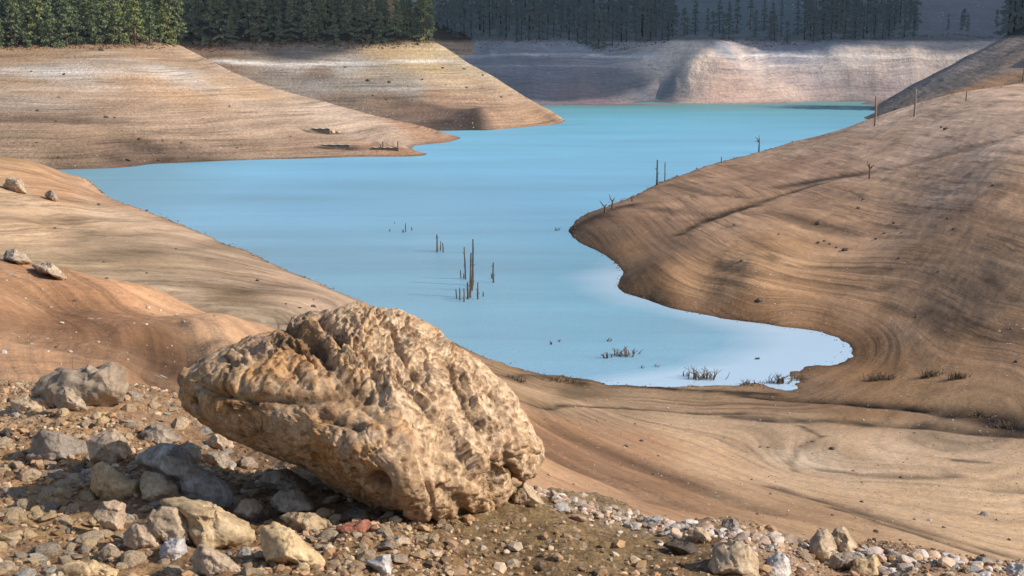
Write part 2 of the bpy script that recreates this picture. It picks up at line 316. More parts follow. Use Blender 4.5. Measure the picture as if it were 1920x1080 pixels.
far = Sheet('far_bank', FL, (450, 2150), (560, 900), (900, 420), lambda p: gdisp(1.2, 22, 1.3, .12, 41)(p) + 2.6 * ridged(p / np.array([34., 400., 400.]) + .15 * fbm(p / 30, 2, 3)[:, None], 3, 47) * np.clip(p[:, 2] / 6, 0, 1) * np.clip((30 - p[:, 2]) / 6, 0, 1), FC, m_far, [], kl=4.0, factor=1.1, zones=farz)
# --- the shaded bank at the right
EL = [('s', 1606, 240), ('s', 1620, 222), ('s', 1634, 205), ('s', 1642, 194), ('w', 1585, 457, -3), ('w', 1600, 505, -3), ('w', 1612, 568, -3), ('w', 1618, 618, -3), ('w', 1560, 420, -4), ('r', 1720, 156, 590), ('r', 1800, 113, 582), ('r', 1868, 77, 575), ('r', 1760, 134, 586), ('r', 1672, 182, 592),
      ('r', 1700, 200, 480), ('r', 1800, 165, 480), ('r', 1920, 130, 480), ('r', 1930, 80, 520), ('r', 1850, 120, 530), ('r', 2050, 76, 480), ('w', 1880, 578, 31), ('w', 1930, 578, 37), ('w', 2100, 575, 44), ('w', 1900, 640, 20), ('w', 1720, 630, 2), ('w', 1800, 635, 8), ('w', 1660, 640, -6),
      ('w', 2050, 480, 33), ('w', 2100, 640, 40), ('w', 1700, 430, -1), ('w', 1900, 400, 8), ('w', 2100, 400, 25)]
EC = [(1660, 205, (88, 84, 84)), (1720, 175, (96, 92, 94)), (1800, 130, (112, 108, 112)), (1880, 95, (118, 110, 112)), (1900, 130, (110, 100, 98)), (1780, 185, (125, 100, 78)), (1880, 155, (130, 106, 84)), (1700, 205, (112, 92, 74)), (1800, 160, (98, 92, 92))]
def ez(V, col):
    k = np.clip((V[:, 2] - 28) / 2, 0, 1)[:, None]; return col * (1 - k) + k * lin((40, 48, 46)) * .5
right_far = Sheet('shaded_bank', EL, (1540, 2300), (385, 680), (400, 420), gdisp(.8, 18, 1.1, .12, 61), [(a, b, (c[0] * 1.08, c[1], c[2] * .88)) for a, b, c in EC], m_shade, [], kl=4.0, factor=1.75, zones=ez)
# --- the shore: near slope, left shore, muddy flat and the long right bank
SL = [('s', 135, 329), ('s', 187, 357), ('s', 270, 394), ('s', 333, 417), ('s', 467, 472), ('s', 560, 515), ('s', 640, 549), ('s', 807, 620), ('s', 887, 660), ('s', 973, 690), ('s', 1027, 703), ('s', 1100, 715), ('s', 1180, 725), ('s', 1300, 724), ('s', 1420, 722), ('s', 1500, 714),
      ('s', 1500, 697), ('s', 1560, 685), ('s', 1600, 656), ('s', 1560, 630), ('s', 1500, 617), ('s', 1400, 603), ('s', 1300, 585), ('s', 1230, 568), ('s', 1180, 552), ('s', 1158, 536), ('s', 1168, 515), ('s', 1150, 490), ('s', 1110, 466), ('s', 1080, 450), ('s', 1070, 430),
      ('s', 1120, 393), ('s', 1180, 370), ('s', 1240, 341), ('s', 1350, 304), ('s', 1420, 286), ('s', 1500, 263), ('s', 1600, 239), ('s', 1622, 231),
      ('u', 230, 352, -3), ('u', 330, 395, -2.5), ('u', 450, 430, -3), ('u', 600, 500, -2.5), ('u', 800, 585, -2), ('u', 950, 655, -1.5), ('u', 1100, 685, -1.2), ('u', 1300, 690, -1), ('u', 1450, 680, -.8), ('u', 1530, 655, -.7), ('u', 1400, 635, -1), ('u', 1200, 600, -1.8), ('u', 1120, 540, -1.5), ('u', 1110, 500, -1.2),
      ('u', 1030, 450, -1.8), ('u', 1030, 420, -2), ('u', 1130, 360, -2.5), ('u', 1230, 322, -3), ('u', 1400, 272, -3), ('u', 1560, 236, -3), ('u', 900, 420, -6), ('u', 500, 370, -6), ('u', 1300, 250, -8), ('u', 800, 330, -8), ('u', 300, 330, -5), ('u', 1500, 225, -7),
      ('r', 0, 292, 262), ('r', 60, 305, 275), ('w', 0, 312, -2), ('w', -200, 330, -2), ('w', 60, 320, -3), ('r', -200, 270, 250), ('r', -200, 400, 180), ('w', 0, 420, -8), ('w', 400, 420, -10), ('w', -300, 420, -8),
      ('r', 0, 400, 188), ('r', 150, 400, 213), ('r', 0, 480, 142), ('r', 200, 480, 160), ('r', 0, 345, 222), ('r', 350, 520, 152), ('r', 400, 600, 119), ('r', 560, 590, 128), ('r', 0, 505, 126), ('r', 200, 550, 124), ('r', 650, 590, 140), ('r', -300, 480, 140),
      ('r', 0, 512, 62), ('r', 150, 547, 62), ('r', 300, 582, 60), ('r', 480, 632, 56), ('r', -300, 480, 62), ('w', 0, 88, 12.5), ('w', 150, 86, 11.5), ('w', 300, 82, 10.5), ('w', 460, 78, 10.5), ('w', -300, 88, 13),
      ('r', 0, 730, 20), ('r', 0, 620, 34), ('r', 300, 740, 22), ('r', 300, 650, 37), ('r', -400, 730, 20), ('r', 480, 700, 34), ('r', 700, 790, 30), ('r', 800, 700, 60), ('r', 850, 690, 95),
      ('r', 1020, 760, 99), ('r', 1020, 850, 60), ('r', 1020, 915, 41), ('r', 1200, 800, 90), ('r', 1200, 900, 59), ('r', 1200, 965, 40), ('r', 1400, 850, 85), ('r', 1400, 940, 59), ('r', 1400, 995, 44), ('r', 1700, 850, 88), ('r', 1700, 950, 70), ('r', 1700, 1025, 52), ('r', 1920, 850, 89), ('r', 1920, 960, 73), ('r', 1920, 1055, 57), ('r', 2200, 900, 84), ('r', 2200, 1060, 60),
      ('w', -400, 8, 26), ('w', 500, 8, 26), ('w', 1200, 8, 25), ('w', 2200, 8, 24), ('w', 1200, 20, 21), ('w', 2200, 25, 17), ('w', 600, 18, 24.5),
      ('u', 1300, 750, .9), ('u', 1500, 762, 1.2), ('u', 1100, 740, 1.0), ('u', 1700, 740, 1.2), ('u', 1900, 720, 2.5), ('u', 1700, 650, 1.5), ('u', 1900, 620, 4), ('u', 1700, 560, 2.6), ('u', 1300, 540, 1.3), ('u', 1500, 500, 3), ('u', 1900, 520, 6), ('u', 1900, 420, 8.5), ('u', 1900, 300, 13), ('u', 1920, 160, 18.6),
      ('u', 1700, 400, 6), ('u', 1700, 300, 8.5), ('u', 1720, 200, 8.8), ('u', 1820, 176, 13.6), ('u', 1650, 224, 3.2), ('u', 1500, 400, 3.6), ('u', 1500, 320, 4.2), ('u', 1300, 400, 2.2), ('u', 1300, 345, 1.3), ('u', 1200, 440, 1.4), ('u', 1400, 560, 1.6),
      ('w', 1700, 500, 1), ('w', 1850, 480, 5), ('w', 1950, 440, 10), ('w', 2200, 480, 12), ('w', 2300, 110, 3), ('w', 2300, 140, 6), ('w', 2300, 190, 12), ('w', 2300, 280, 17), ('w', 2300, 400, 17)] + [('w', -1400, d_, z_) for d_, z_ in ((12, 25.5), (60, 20.5), (100, 12), (140, 10), (250, 12), (420, -8))] + [('w', 3300, d_, z_) for d_, z_ in ((12, 23), (25, 17), (60, 7), (110, 4), (190, 14), (300, 18), (480, 12))]
SC = [(20, 310, (195, 155, 115)), (100, 350, (192, 148, 110)), (200, 375, (185, 145, 112)), (60, 395, (205, 172, 138)), (220, 400, (212, 180, 148)), (100, 440, (195, 162, 128)), (200, 450, (172, 145, 115)), (330, 440, (205, 172, 140)), (60, 430, (200, 165, 128)), (260, 480, (158, 132, 102)), (100, 500, (172, 145, 112)), (400, 490, (175, 148, 120)), (180, 530, (178, 150, 120)), (520, 530, (190, 158, 130)), (330, 540, (192, 162, 132)), (440, 555, (155, 125, 95)), (450, 580, (205, 175, 142)), (620, 570, (198, 165, 135)),
      (30, 540, (194, 144, 104)), (120, 570, (165, 117, 80)), (200, 600, (180, 131, 94)), (60, 650, (198, 153, 116)), (250, 650, (186, 139, 102)), (150, 680, (190, 145, 108)), (320, 640, (160, 116, 82)), (340, 690, (190, 146, 110)), (400, 640, (206, 162, 124)), (420, 670, (188, 142, 104)),
      (900, 690, (165, 132, 98)), (1000, 700, (150, 118, 86)), (1000, 725, (178, 145, 110)), (1000, 760, (160, 128, 96)), (1100, 760, (185, 150, 115)), (1080, 735, (130, 104, 76)), (1300, 740, (165, 132, 98)), (1250, 770, (188, 155, 120)), (1300, 800, (200, 165, 130)), (1050, 800, (165, 125, 90)), (1030, 830, (140, 102, 72)), (1150, 860, (150, 112, 82)), (1030, 875, (190, 148, 110)), (1120, 910, (188, 146, 110)), (1250, 900, (150, 112, 80)), (1300, 960, (170, 130, 95)), (1200, 830, (175, 135, 100)), (1350, 870, (195, 158, 122)), (1500, 960, (165, 130, 98)), (1600, 990, (175, 140, 105)),
      (1500, 800, (190, 158, 125)), (1520, 860, (226, 198, 166)), (1650, 860, (214, 182, 150)), (1600, 830, (198, 165, 130)), (1800, 850, (200, 168, 135)), (1850, 930, (202, 168, 132)), (1700, 930, (198, 165, 130)), (1880, 1000, (200, 165, 128)), (1500, 900, (198, 163, 128)), (1750, 1020, (180, 146, 112)), (1400, 920, (178, 142, 108)),
      (1600, 750, (140, 108, 78)), (1500, 740, (150, 118, 88)), (1700, 730, (145, 112, 78)), (1850, 760, (150, 118, 86)), (1650, 690, (140, 104, 70)), (1800, 680, (152, 118, 86)), (1560, 615, (125, 92, 62)), (1620, 650, (118, 86, 56)), (1400, 590, (125, 94, 66)), (1250, 560, (118, 88, 62)), (1200, 530, (120, 90, 62)), (1180, 480, (125, 95, 68)), (1120, 440, (118, 92, 70)),
      (1300, 520, (150, 116, 84)), (1400, 500, (162, 126, 92)), (1500, 560, (150, 116, 84)), (1600, 560, (150, 118, 90)), (1700, 600, (148, 116, 88)), (1880, 640, (125, 98, 75)), (1850, 560, (112, 90, 70)), (1750, 540, (130, 104, 80)), (1500, 480, (168, 132, 98)), (1450, 460, (158, 122, 88)), (1600, 440, (155, 122, 94)), (1700, 480, (140, 112, 88)), (1880, 480, (125, 100, 78)), (1800, 430, (150, 118, 92)),
      (1250, 450, (125, 98, 76)), (1350, 420, (160, 126, 98)), (1300, 380, (158, 125, 98)), (1250, 360, (140, 110, 85)), (1400, 350, (150, 118, 92)), (1450, 320, (148, 116, 92)), (1350, 320, (150, 118, 92)), (1550, 300, (160, 128, 104)), (1650, 270, (170, 138, 114)), (1700, 350, (160, 128, 102)), (1800, 340, (165, 134, 110)), (1900, 380, (150, 120, 94)), (1700, 215, (185, 155, 132)), (1750, 240, (180, 150, 128)), (1850, 200, (178, 148, 125)), (1900, 170, (182, 152, 128)), (1900, 260, (175, 146, 124)), (1500, 275, (165, 135, 110))]
FEAT_S = [([(1170, 723), (1260, 731), (1360, 737), (1450, 742)], .7, -.05, .16), ([(1400, 741), (1500, 752), (1600, 757), (1700, 765), (1780, 775)], 1.0, .3, .14), ([(1730, 799), (1800, 806), (1920, 812)], 1.3, .3, .15), ([(1870, 785), (1920, 800)], 3, .3, .25),
          ([(960, 748), (1060, 757), (1160, 765), (1300, 776), (1380, 775)], .7, .1, .35), ([(1380, 782), (1460, 790), (1560, 790), (1680, 800)], 1.1, .1, .4), ([(930, 706), (1000, 708), (1080, 716), (1100, 728)], 1.1, -.25, .5),
          ([(1320, 410), (1360, 398), (1400, 385)], 2.0, .3, .4), ([(1270, 440), (1330, 408), (1400, 384), (1470, 362), (1540, 345)], 1.3, .25, .4), ([(1480, 348), (1530, 338), (1590, 330), (1610, 326)], 3.2, .3, .38), ([(1200, 382), (1150, 395), (1110, 412), (1080, 430)], 2.2, -.2, .45), ([(1690, 310), (1800, 282), (1920, 250)], 2.5, .3, .72),
          ([(1200, 388), (1260, 395), (1320, 402)], 2.5, .1, .68), ([(1430, 395), (1530, 420), (1600, 438)], 2.5, .15, .62), ([(1850, 525), (1870, 545), (1900, 560), (1960, 570)], .8, .1, .72), ([(1740, 575), (1770, 600), (1820, 615), (1920, 630)], 1.0, .1, .7), ([(1650, 575), (1720, 590), (1770, 625), (1850, 642)], 1.0, .1, .7),
          ([(1340, 495), (1350, 508), (1400, 520), (1500, 530), (1650, 545)], 1.2, .2, .7), ([(1440, 480), (1450, 495), (1550, 502), (1650, 512)], 1.2, .2, .7), ([(1250, 345), (1330, 365), (1400, 370)], 1.3, .2, .68),
          ([(1450, 912), (1540, 938), (1640, 968), (1750, 1002), (1940, 1052)], .9, .1, .5), ([(1560, 950), (1750, 1014), (1940, 1068)], .55, .05, .5), ([(1545, 818), (1500, 838), (1478, 868), (1490, 885)], .35, .03, .68), ([(1540, 880), (1620, 892), (1700, 895), (1790, 895)], .8, .04, .6), ([(1790, 864), (1850, 870)], .5, .05, .45), ([(1500, 800), (1540, 818)], .3, .0, .5), ([(1850, 918), (1900, 920)], .8, .2, .6),
          ([(1010, 790), (1120, 840), (1250, 890), (1400, 950)], 1.8, .25, .74), ([(1010, 840), (1120, 890), (1260, 950)], 1.2, .15, .8), ([(120, 545), (110, 600), (60, 640)], 1.6, .5, .72), ([(320, 600), (300, 640), (310, 700)], 1.0, .4, .68), ([(350, 620), (345, 670), (360, 730)], .8, .35, .72), ([(270, 620), (262, 680)], .8, .3, .8),
          ([(400, 585), (470, 597), (540, 608)], 1.8, .2, .62), ([(430, 548), (520, 535), (570, 540)], 2.2, .1, .75), ([(130, 485), (250, 470), (400, 462), (430, 445)], 2.5, .15, .74), ([(110, 458), (180, 440), (330, 430)], 1.6, .15, .82), ([(60, 420), (140, 412), (260, 402)], 1.4, .15, .85), ([(250, 560), (330, 570), (420, 590)], 1.5, -.1, 1.25)]
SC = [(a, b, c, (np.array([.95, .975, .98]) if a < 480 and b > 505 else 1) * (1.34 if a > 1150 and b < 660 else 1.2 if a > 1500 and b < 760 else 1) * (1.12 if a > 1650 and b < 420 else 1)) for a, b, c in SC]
LEV = [(0, [(900, 668), (973, 690), (1100, 715), (1300, 724), (1500, 714), (1560, 685), (1600, 656), (1500, 617), (1300, 585), (1180, 552), (1158, 536), (1168, 515), (1110, 466), (1075, 436)]),
 (1, [(1120, 415), (1180, 470), (1215, 515), (1250, 560), (1400, 590), (1560, 612), (1640, 650), (1620, 690), (1560, 722), (1400, 742), (1250, 738)]), (2, [(1165, 385), (1200, 410), (1270, 475), (1340, 505), (1400, 527), (1550, 545), (1700, 580), (1780, 625), (1920, 655)]), (3, [(1230, 372), (1340, 440), (1430, 480), (1460, 500), (1600, 512), (1750, 530), (1850, 580), (1920, 602)]),
 (4, [(1270, 348), (1380, 400), (1500, 440), (1700, 470), (1920, 530)]), (5, [(1340, 325), (1450, 360), (1600, 400), (1800, 430), (1920, 468)]), (6, [(1420, 300), (1550, 335), (1700, 360), (1920, 400)]), (7, [(1500, 278), (1650, 305), (1800, 325), (1920, 345)]), (8, [(1580, 255), (1700, 268), (1920, 292)]), (9, [(1640, 235), (1780, 240), (1920, 252)]), (10, [(1720, 207), (1850, 205), (1920, 207)]), (11, [(1850, 180), (1920, 180)]),
 (1.3, [(1200, 752), (1500, 764), (1700, 792), (1920, 812)]), (1.7, [(1180, 778), (1450, 830), (1480, 880), (1600, 900), (1900, 905)]), (3, [(1020, 748), (1200, 832), (1400, 900), (1700, 975), (1920, 1030)]), (4, [(1020, 792), (1120, 840), (1250, 890), (1400, 950), (1700, 1025)]), (5, [(1020, 842), (1120, 890), (1260, 950), (1400, 1000)]), (6, [(1010, 885), (1150, 940), (1250, 985)]),
 (1.5, [(0, 350), (150, 366), (225, 386)]), (3, [(0, 394), (120, 391), (262, 394)]), (4, [(0, 428), (150, 428), (300, 422), (400, 448)]), (5, [(0, 468), (200, 470), (400, 480), (560, 518)]), (6, [(150, 515), (350, 524), (520, 545), (650, 575)]), (7, [(250, 560), (400, 590), (520, 618)]),
 (8, [(430, 640), (450, 700)]), (9, [(330, 600), (345, 670), (360, 730)]), (10, [(265, 605), (258, 680), (270, 735)]), (11, [(170, 580), (150, 650), (150, 720)]), (12, [(60, 560), (40, 620), (20, 700)])]
def sdisp(p, lv):
    n = p[:, 1]; w = np.clip(.18 + np.abs(p[:, 2]) / 5, 0, 1)
    flat = np.clip((p[:, 0] / n * F + 960 - 900) / 200, 0, 1) * np.clip((125 - n) / 15, 0, 1); w = w * (1 - .72 * flat); fl = 1 - .8 * flat
    r = .35 * fbm(p / 14, 5, 71) * w + .1 * fbm(p / 2.5, 4, 72) * w
    f = np.clip((p[:, 2] - .2) / 2, 0, 1)
    r = r + .16 * terr(lv + .12 * fbm(p / 20, 4, 73), .36, .3) * f * fl * np.clip(n / 110, .3, 1.3) + .05 * fbm(p / 1.4, 3, 76) * np.clip(n / 120, .2, 1)
    nearB = np.clip((62 - n) / 20, 0, 1) * np.clip((700 - (p[:, 0] / n * F + 960)) / 200, 0, 1)
    r = r + nearB * .35 * np.sin((p[:, 0] * 1.0 + 1.2 * fbm(p / 6, 2, 75)) * 1.15) * np.clip(((p[:, 0] / n * F + 960) - 150) / 150, 0, 1) * np.clip((n - 22) / 10, 0, 1)
    return r + .02 * fbm(p / .5, 3, 74) * np.clip((80 - n) / 40, 0, 1)
def sz(V, col):
    wet = np.exp(-np.clip(V[:, 2] + .05 * vnoise(V / 3., 8), 0, 9) / .14)[:, None] * .62; c = col * (1 - wet)
    return np.where(V[:, 2:] < 0, col * .35, c)
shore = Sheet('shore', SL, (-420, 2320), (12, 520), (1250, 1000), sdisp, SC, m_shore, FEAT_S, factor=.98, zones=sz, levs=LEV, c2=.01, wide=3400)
# --- the stony ground in front
AL = [('r', 0, 1080, 4.6), ('r', 960, 1080, 4.8), ('r', 1920, 1080, 6.3), ('r', 0, 900, 6.6), ('r', 480, 900, 6.7), ('r', 0, 737, 11), ('r', 180, 745, 10.7), ('r', 340, 762, 10), ('r', 620, 820, 8.6), ('r', 960, 925, 6.95), ('r', 1150, 955, 6.9), ('r', 1400, 1003, 6.9), ('r', 1650, 1030, 7.0), ('r', 1920, 1062, 7.0),
      ('r', 1200, 1010, 6.0), ('r', 1600, 1080, 6.0), ('w', 960, 8.0, 26.9), ('w', 1400, 8.0, 26.5), ('w', 1920, 8.0, 26.3), ('w', 1000, 11, 24), ('w', 1500, 11, 23), ('w', 2000, 11, 23), ('w', 0, 14, 25.6), ('w', 340, 13, 25.4), ('w', 650, 11.5, 25.4), ('w', -400, 14, 25.6), ('w', 0, 18, 22), ('w', 960, 18, 20), ('w', 2000, 18, 18),
      ('w', 0, 3, 28.45), ('w', 960, 3, 28.4), ('w', 1920, 3, 28.2), ('r', -400, 737, 11), ('w', -400, 4.6, 28.3), ('w', 2300, 7, 27), ('w', 2300, 4.6, 27.7)] + [('w', p_, d_, z_) for p_ in (-2600, -1300, 3200, 4500) for d_, z_ in ((2.1, 28.6), (4.6, 28.1), (8, 27.4), (12, 26), (17.5, 22))] + [('w', p_, 2.1, 28.6) for p_ in (0, 960, 1920)]
AC = [(50, 760, (178, 145, 110)), (300, 790, (165, 130, 96)), (50, 880, (168, 132, 92)), (300, 900, (150, 118, 84)), (100, 960, (172, 136, 92)), (50, 1060, (150, 118, 84)), (450, 870, (135, 106, 78)), (600, 950, (130, 100, 72)), (700, 1050, (150, 118, 80)), (850, 1050, (140, 110, 74)), (900, 980, (158, 134, 90)), (1000, 960, (160, 136, 92)), (1100, 1010, (162, 136, 92)), (1200, 1040, (160, 134, 90)), (1300, 1065, (155, 128, 88)), (1150, 970, (172, 148, 108)),
      (1250, 980, (180, 155, 125)), (1450, 1030, (165, 138, 106)), (1600, 1060, (160, 132, 102)), (1800, 1060, (175, 146, 114)), (1000, 1070, (150, 122, 80))]
AC = [(a, b, (c[0] * .97, c[1] * .95, c[2] * .98) if a > 850 else c, .72 if a > 850 and b > 940 and a < 1400 else 1) for a, b, c in AC]
def adisp(p):
    t = p[:, 0] / p[:, 1] * F + 960; k = np.clip((t - 850) / 150, 0, 1)
    d1, _ = worley(p / .11, 5); d2, _ = worley(p / .05, 6)
    return .05 * fbm(p / .8, 4, 81) + .012 * fbm(p / .07, 4, 83) + (1 - .7 * k) * (.03 * np.clip(.55 - d1, 0, 1) + .012 * np.clip(.5 - d2, 0, 1)) + .02 * k * ridged(p / np.array([.35, .12, .2]), 3, 84)
m = NT('stony_soil'); c = m.col()
c = m.mix(c, m.ramp(m.noise(m.pos(), 9, 8, .7), [(.28, (.5, .44, .38)), (.5, (1, 1, 1)), (.72, (1.35, 1.3, 1.25))]))
c = m.mix(c, m.ramp(m.noise(m.pos(), 60, 6, .7), [(.3, (.5, .45, .4)), (.5, (1, 1, 1)), (.72, (1.4, 1.4, 1.4))]))
vo = m.n('ShaderNodeTexVoronoi'); vo.inputs['Scale'].default_value = 38; m.lk(m.pos(), vo.inputs['Vector'])
vc = m.n('ShaderNodeTexVoronoi'); vc.inputs['Scale'].default_value = 38; m.lk(m.pos(), vc.inputs['Vector'])
sep = m.n('ShaderNodeSeparateColor'); m.lk(vc.outputs['Color'], sep.inputs[0])
sp = m.math('MULTIPLY', m.ramp(vo.outputs['Distance'], [(0, 1), (.3, 1), (.42, 0)]), m.ramp(sep.outputs[0], [(.6, 0), (.66, 1)]))
c = m.mix(c, m.ramp(sep.outputs[1], [(0, (.28, .18, .1)), (.4, (.45, .33, .22)), (.8, (.5, .44, .38)), (1, (.3, .28, .27))]), m.math('MULTIPLY', sp, .7), 'MIX')
m.lk(c, m.b.inputs['Base Color'])
m.lk(m.bump(m.noise(m.pos(), 70, 6, .7), .9, .012, m.bump(m.noise(m.pos(), 14, 6, .65), .8, .04)), m.b.inputs['Normal'])
near = Sheet('stony_ground', AL, (-420, 2320), (2.2, 17.5), (1150, 540), adisp, AC, m.m, [], factor=1.12, wide=4600)
TM("sheets")
near.o.name = 'ground'
tag(near.o, 'stony brown slope with gravel and dry moss in the foreground', None, kind='structure')
tag(shore.o, 'sandy lake shore with muddy flat and strand lines', kind='structure')
tag(left.o, 'sunlit bare left bank with pale strand bands', kind='structure')
tag(middle.o, 'pointed bare bank between two arms of the lake', kind='structure'); tag(far.o, 'far bank with bluish shade and sunlit spur', kind='structure')
tag(right_far.o, 'steep shaded bank at the right', kind='structure')
SHEETS += [left, middle, far, right_far, shore, near]
# --- hills behind, lake bed to the horizon
n = 160; th = np.linspace(-1.2, 1.2, n); rr = np.array([905, 950, 1100, 1300, 1500, 1800]); zz = np.array([40, 95, 130, 165, 190, 60])
Tt, R = np.meshgrid(th, rr); V = np.stack([np.sin(Tt) * R, np.cos(Tt) * R, np.repeat(zz, n).reshape(R.shape).astype(float)], -1).reshape(-1, 3)
V[:, 2] += fbm(V / 260, 4, 55) * 26 * (V[:, 2] > 50); i = np.arange(len(V)).reshape(len(rr), n)
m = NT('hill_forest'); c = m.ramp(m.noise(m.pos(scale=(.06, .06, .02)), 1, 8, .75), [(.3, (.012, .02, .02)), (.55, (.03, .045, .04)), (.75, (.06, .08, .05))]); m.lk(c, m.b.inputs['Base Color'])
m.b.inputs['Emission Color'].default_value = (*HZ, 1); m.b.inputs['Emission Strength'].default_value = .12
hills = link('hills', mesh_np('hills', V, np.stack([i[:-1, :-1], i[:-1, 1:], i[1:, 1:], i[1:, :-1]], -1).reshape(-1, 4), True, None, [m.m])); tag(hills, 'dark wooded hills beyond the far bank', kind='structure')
m = NT('lake_bed_mud'); m.lk(m.ramp(m.noise(m.pos(), .05, 4), [(.3, (.2, .15, .1)), (.7, (.32, .25, .18))]), m.b.inputs['Base Color'])
gb = link('lake_bed', mesh_np('lake_bed', [(-2500, -800, -12), (2500, -800, -12), (2500, 2500, -12), (-2500, 2500, -12)], [[0, 1, 2, 3]], False, None, [m.m])); tag(gb, 'muddy bed under the lake', kind='structure')
# ------------------------------------------------------------------ water
m = NT('lake_water')
pos = m.n('ShaderNodeNewGeometry').outputs['Position']; sx = m.n('ShaderNodeSeparateXYZ'); m.lk(pos, sx.inputs[0])
yy = m.math('DIVIDE', m.math('SUBTRACT', sx.outputs[1], 110.), 500.)
wc = m.ramp(yy, [(0, lin((138, 186, 214))), (.1, lin((126, 182, 208))), (.25, lin((116, 178, 212))), (.55, lin((110, 182, 216))), (.8, lin((92, 172, 198))), (.94, lin((80, 158, 170))), (1, lin((72, 132, 128)))])  # tint by distance; the dark far end paints in the forest's reflection
bn = m.noise(m.pos(scale=(.012, .03, 1)), 1, 4, .55)
wc = m.mix(wc, m.ramp(bn, [(.3, .86), (.5, 1), (.7, 1.12)]))
# greenish shallows at the left end
lf = m.math('ADD', m.math('MULTIPLY', sx.outputs[0], 1.0), m.math('MULTIPLY', m.noise(m.pos(scale=(.03, .01, 1)), 1, 3), 40.))
lf = m.ramp(m.math('DIVIDE', m.math('ADD', lf, 110.), 100.), [(.12, 1), (.75, 0)])
wc = m.mix(wc, lin((96, 132, 136)), lf, 'MIX')
# calm inlet water, its pale sky reflection painted into the base colour
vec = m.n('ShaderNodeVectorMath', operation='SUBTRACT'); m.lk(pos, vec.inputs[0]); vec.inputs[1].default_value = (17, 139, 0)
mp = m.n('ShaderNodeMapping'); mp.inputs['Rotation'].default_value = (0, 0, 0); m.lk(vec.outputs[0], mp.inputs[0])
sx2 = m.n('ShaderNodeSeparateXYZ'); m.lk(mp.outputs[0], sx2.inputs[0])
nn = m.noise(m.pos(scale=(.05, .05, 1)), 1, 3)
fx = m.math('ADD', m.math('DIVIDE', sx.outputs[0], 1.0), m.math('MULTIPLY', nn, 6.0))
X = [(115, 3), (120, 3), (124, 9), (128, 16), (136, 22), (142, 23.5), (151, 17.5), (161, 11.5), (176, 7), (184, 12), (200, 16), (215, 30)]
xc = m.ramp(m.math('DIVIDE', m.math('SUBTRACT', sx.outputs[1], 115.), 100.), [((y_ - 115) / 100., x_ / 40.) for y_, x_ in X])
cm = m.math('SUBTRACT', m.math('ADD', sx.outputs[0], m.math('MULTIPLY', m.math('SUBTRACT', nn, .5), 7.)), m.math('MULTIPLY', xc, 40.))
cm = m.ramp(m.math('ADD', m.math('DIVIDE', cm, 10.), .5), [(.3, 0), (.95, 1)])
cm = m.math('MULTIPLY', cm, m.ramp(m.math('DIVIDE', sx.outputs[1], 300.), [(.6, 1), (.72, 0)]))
st = m.noise(m.pos(scale=(.012, .09, 1)), 1, 5, .65); wc = m.mix(wc, m.ramp(st, [(.35, .9), (.5, 1), (.68, 1.1)]))
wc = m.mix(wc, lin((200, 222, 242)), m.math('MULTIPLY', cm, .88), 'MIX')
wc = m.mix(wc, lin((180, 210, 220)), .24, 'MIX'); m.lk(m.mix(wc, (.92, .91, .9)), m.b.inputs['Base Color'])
m.lk(m.ramp(cm, [(0, .3), (1, .5)]), m.b.inputs['Specular IOR Level']); m.b.inputs['IOR'].default_value = 1.33
m.lk(m.math('MAXIMUM', m.ramp(cm, [(0, .14), (1, .06)]), m.ramp(m.math('DIVIDE', sx.outputs[1], 600.), [(.33, .2), (.6, .5)])), m.b.inputs['Roughness'])
rp = m.noise(m.pos(scale=(.8, 2.6, 1)), 1, 6, .7); rp2 = m.noise(m.pos(scale=(.12, .3, 1)), 1, 3, .6)
b = m.n('ShaderNodeBump'); b.inputs['Distance'].default_value = .12; m.lk(rp, b.inputs['Height']); m.lk(m.ramp(cm, [(0, .8), (1, .05)]), b.inputs['Strength'])
m.lk(m.bump(rp2, .1, .15, b.outputs[0]), m.b.inputs['Normal'])
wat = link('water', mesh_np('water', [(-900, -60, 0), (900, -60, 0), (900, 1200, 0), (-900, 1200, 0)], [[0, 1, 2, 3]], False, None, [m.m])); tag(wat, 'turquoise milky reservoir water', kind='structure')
# ------------------------------------------------------------------ rocks
def rock_mat(name, a, b, c, dark=(.06, .05, .045), sc=6):
    m = NT(name)
    k = m.noise(m.pos(obj=True), sc, 7, .65, .3); col = m.ramp(k, [(.28, dark), (.4, a), (.55, b), (.74, c)])
    col = m.mix(col, m.ramp(m.noise(m.pos(obj=True), sc * 9, 5, .7), [(.3, .6), (.5, 1), (.72, 1.3)]))
    oi = m.n('ShaderNodeObjectInfo'); col = m.mix(col, m.ramp(oi.outputs['Random'], [(0, (.78, .78, .8)), (.5, (1, .97, .93)), (1, (1.15, 1.12, 1.05))]))
    m.lk(col, m.b.inputs['Base Color'])
    m.lk(m.bump(m.noise(m.pos(obj=True), sc * 8, 7, .8), .8, .008, m.bump(k, .6, .018)), m.b.inputs['Normal']); return m.m
RM = {'tan': rock_mat('tan_stone', (.4, .29, .19), (.56, .43, .295), (.7, .58, .43), (.14, .1, .07)), 'ochre': rock_mat('ochre_stone', (.48, .34, .19), (.66, .49, .29), (.77, .62, .42), (.2, .13, .07)),
      'gray': rock_mat('grey_stone', (.28, .225, .17), (.43, .355, .275), (.6, .515, .41)), 'pale': rock_mat('pale_stone', (.34, .3, .25), (.56, .51, .44), (.75, .71, .64), (.12, .11, .1)),
      'pink': rock_mat('pinkish_stone', (.36, .26, .185), (.52, .4, .29), (.64, .53, .41)), 'red': rock_mat('red_stone', (.22, .09, .06), (.42, .18, .12), (.5, .3, .22)),
      'dark': rock_mat('dark_stone', (.08, .065, .05), (.14, .11, .085), (.24, .19, .15)), 'white': rock_mat('whitish_stone', (.42, .39, .37), (.62, .58, .55), (.78, .76, .73), (.16, .14, .13))}
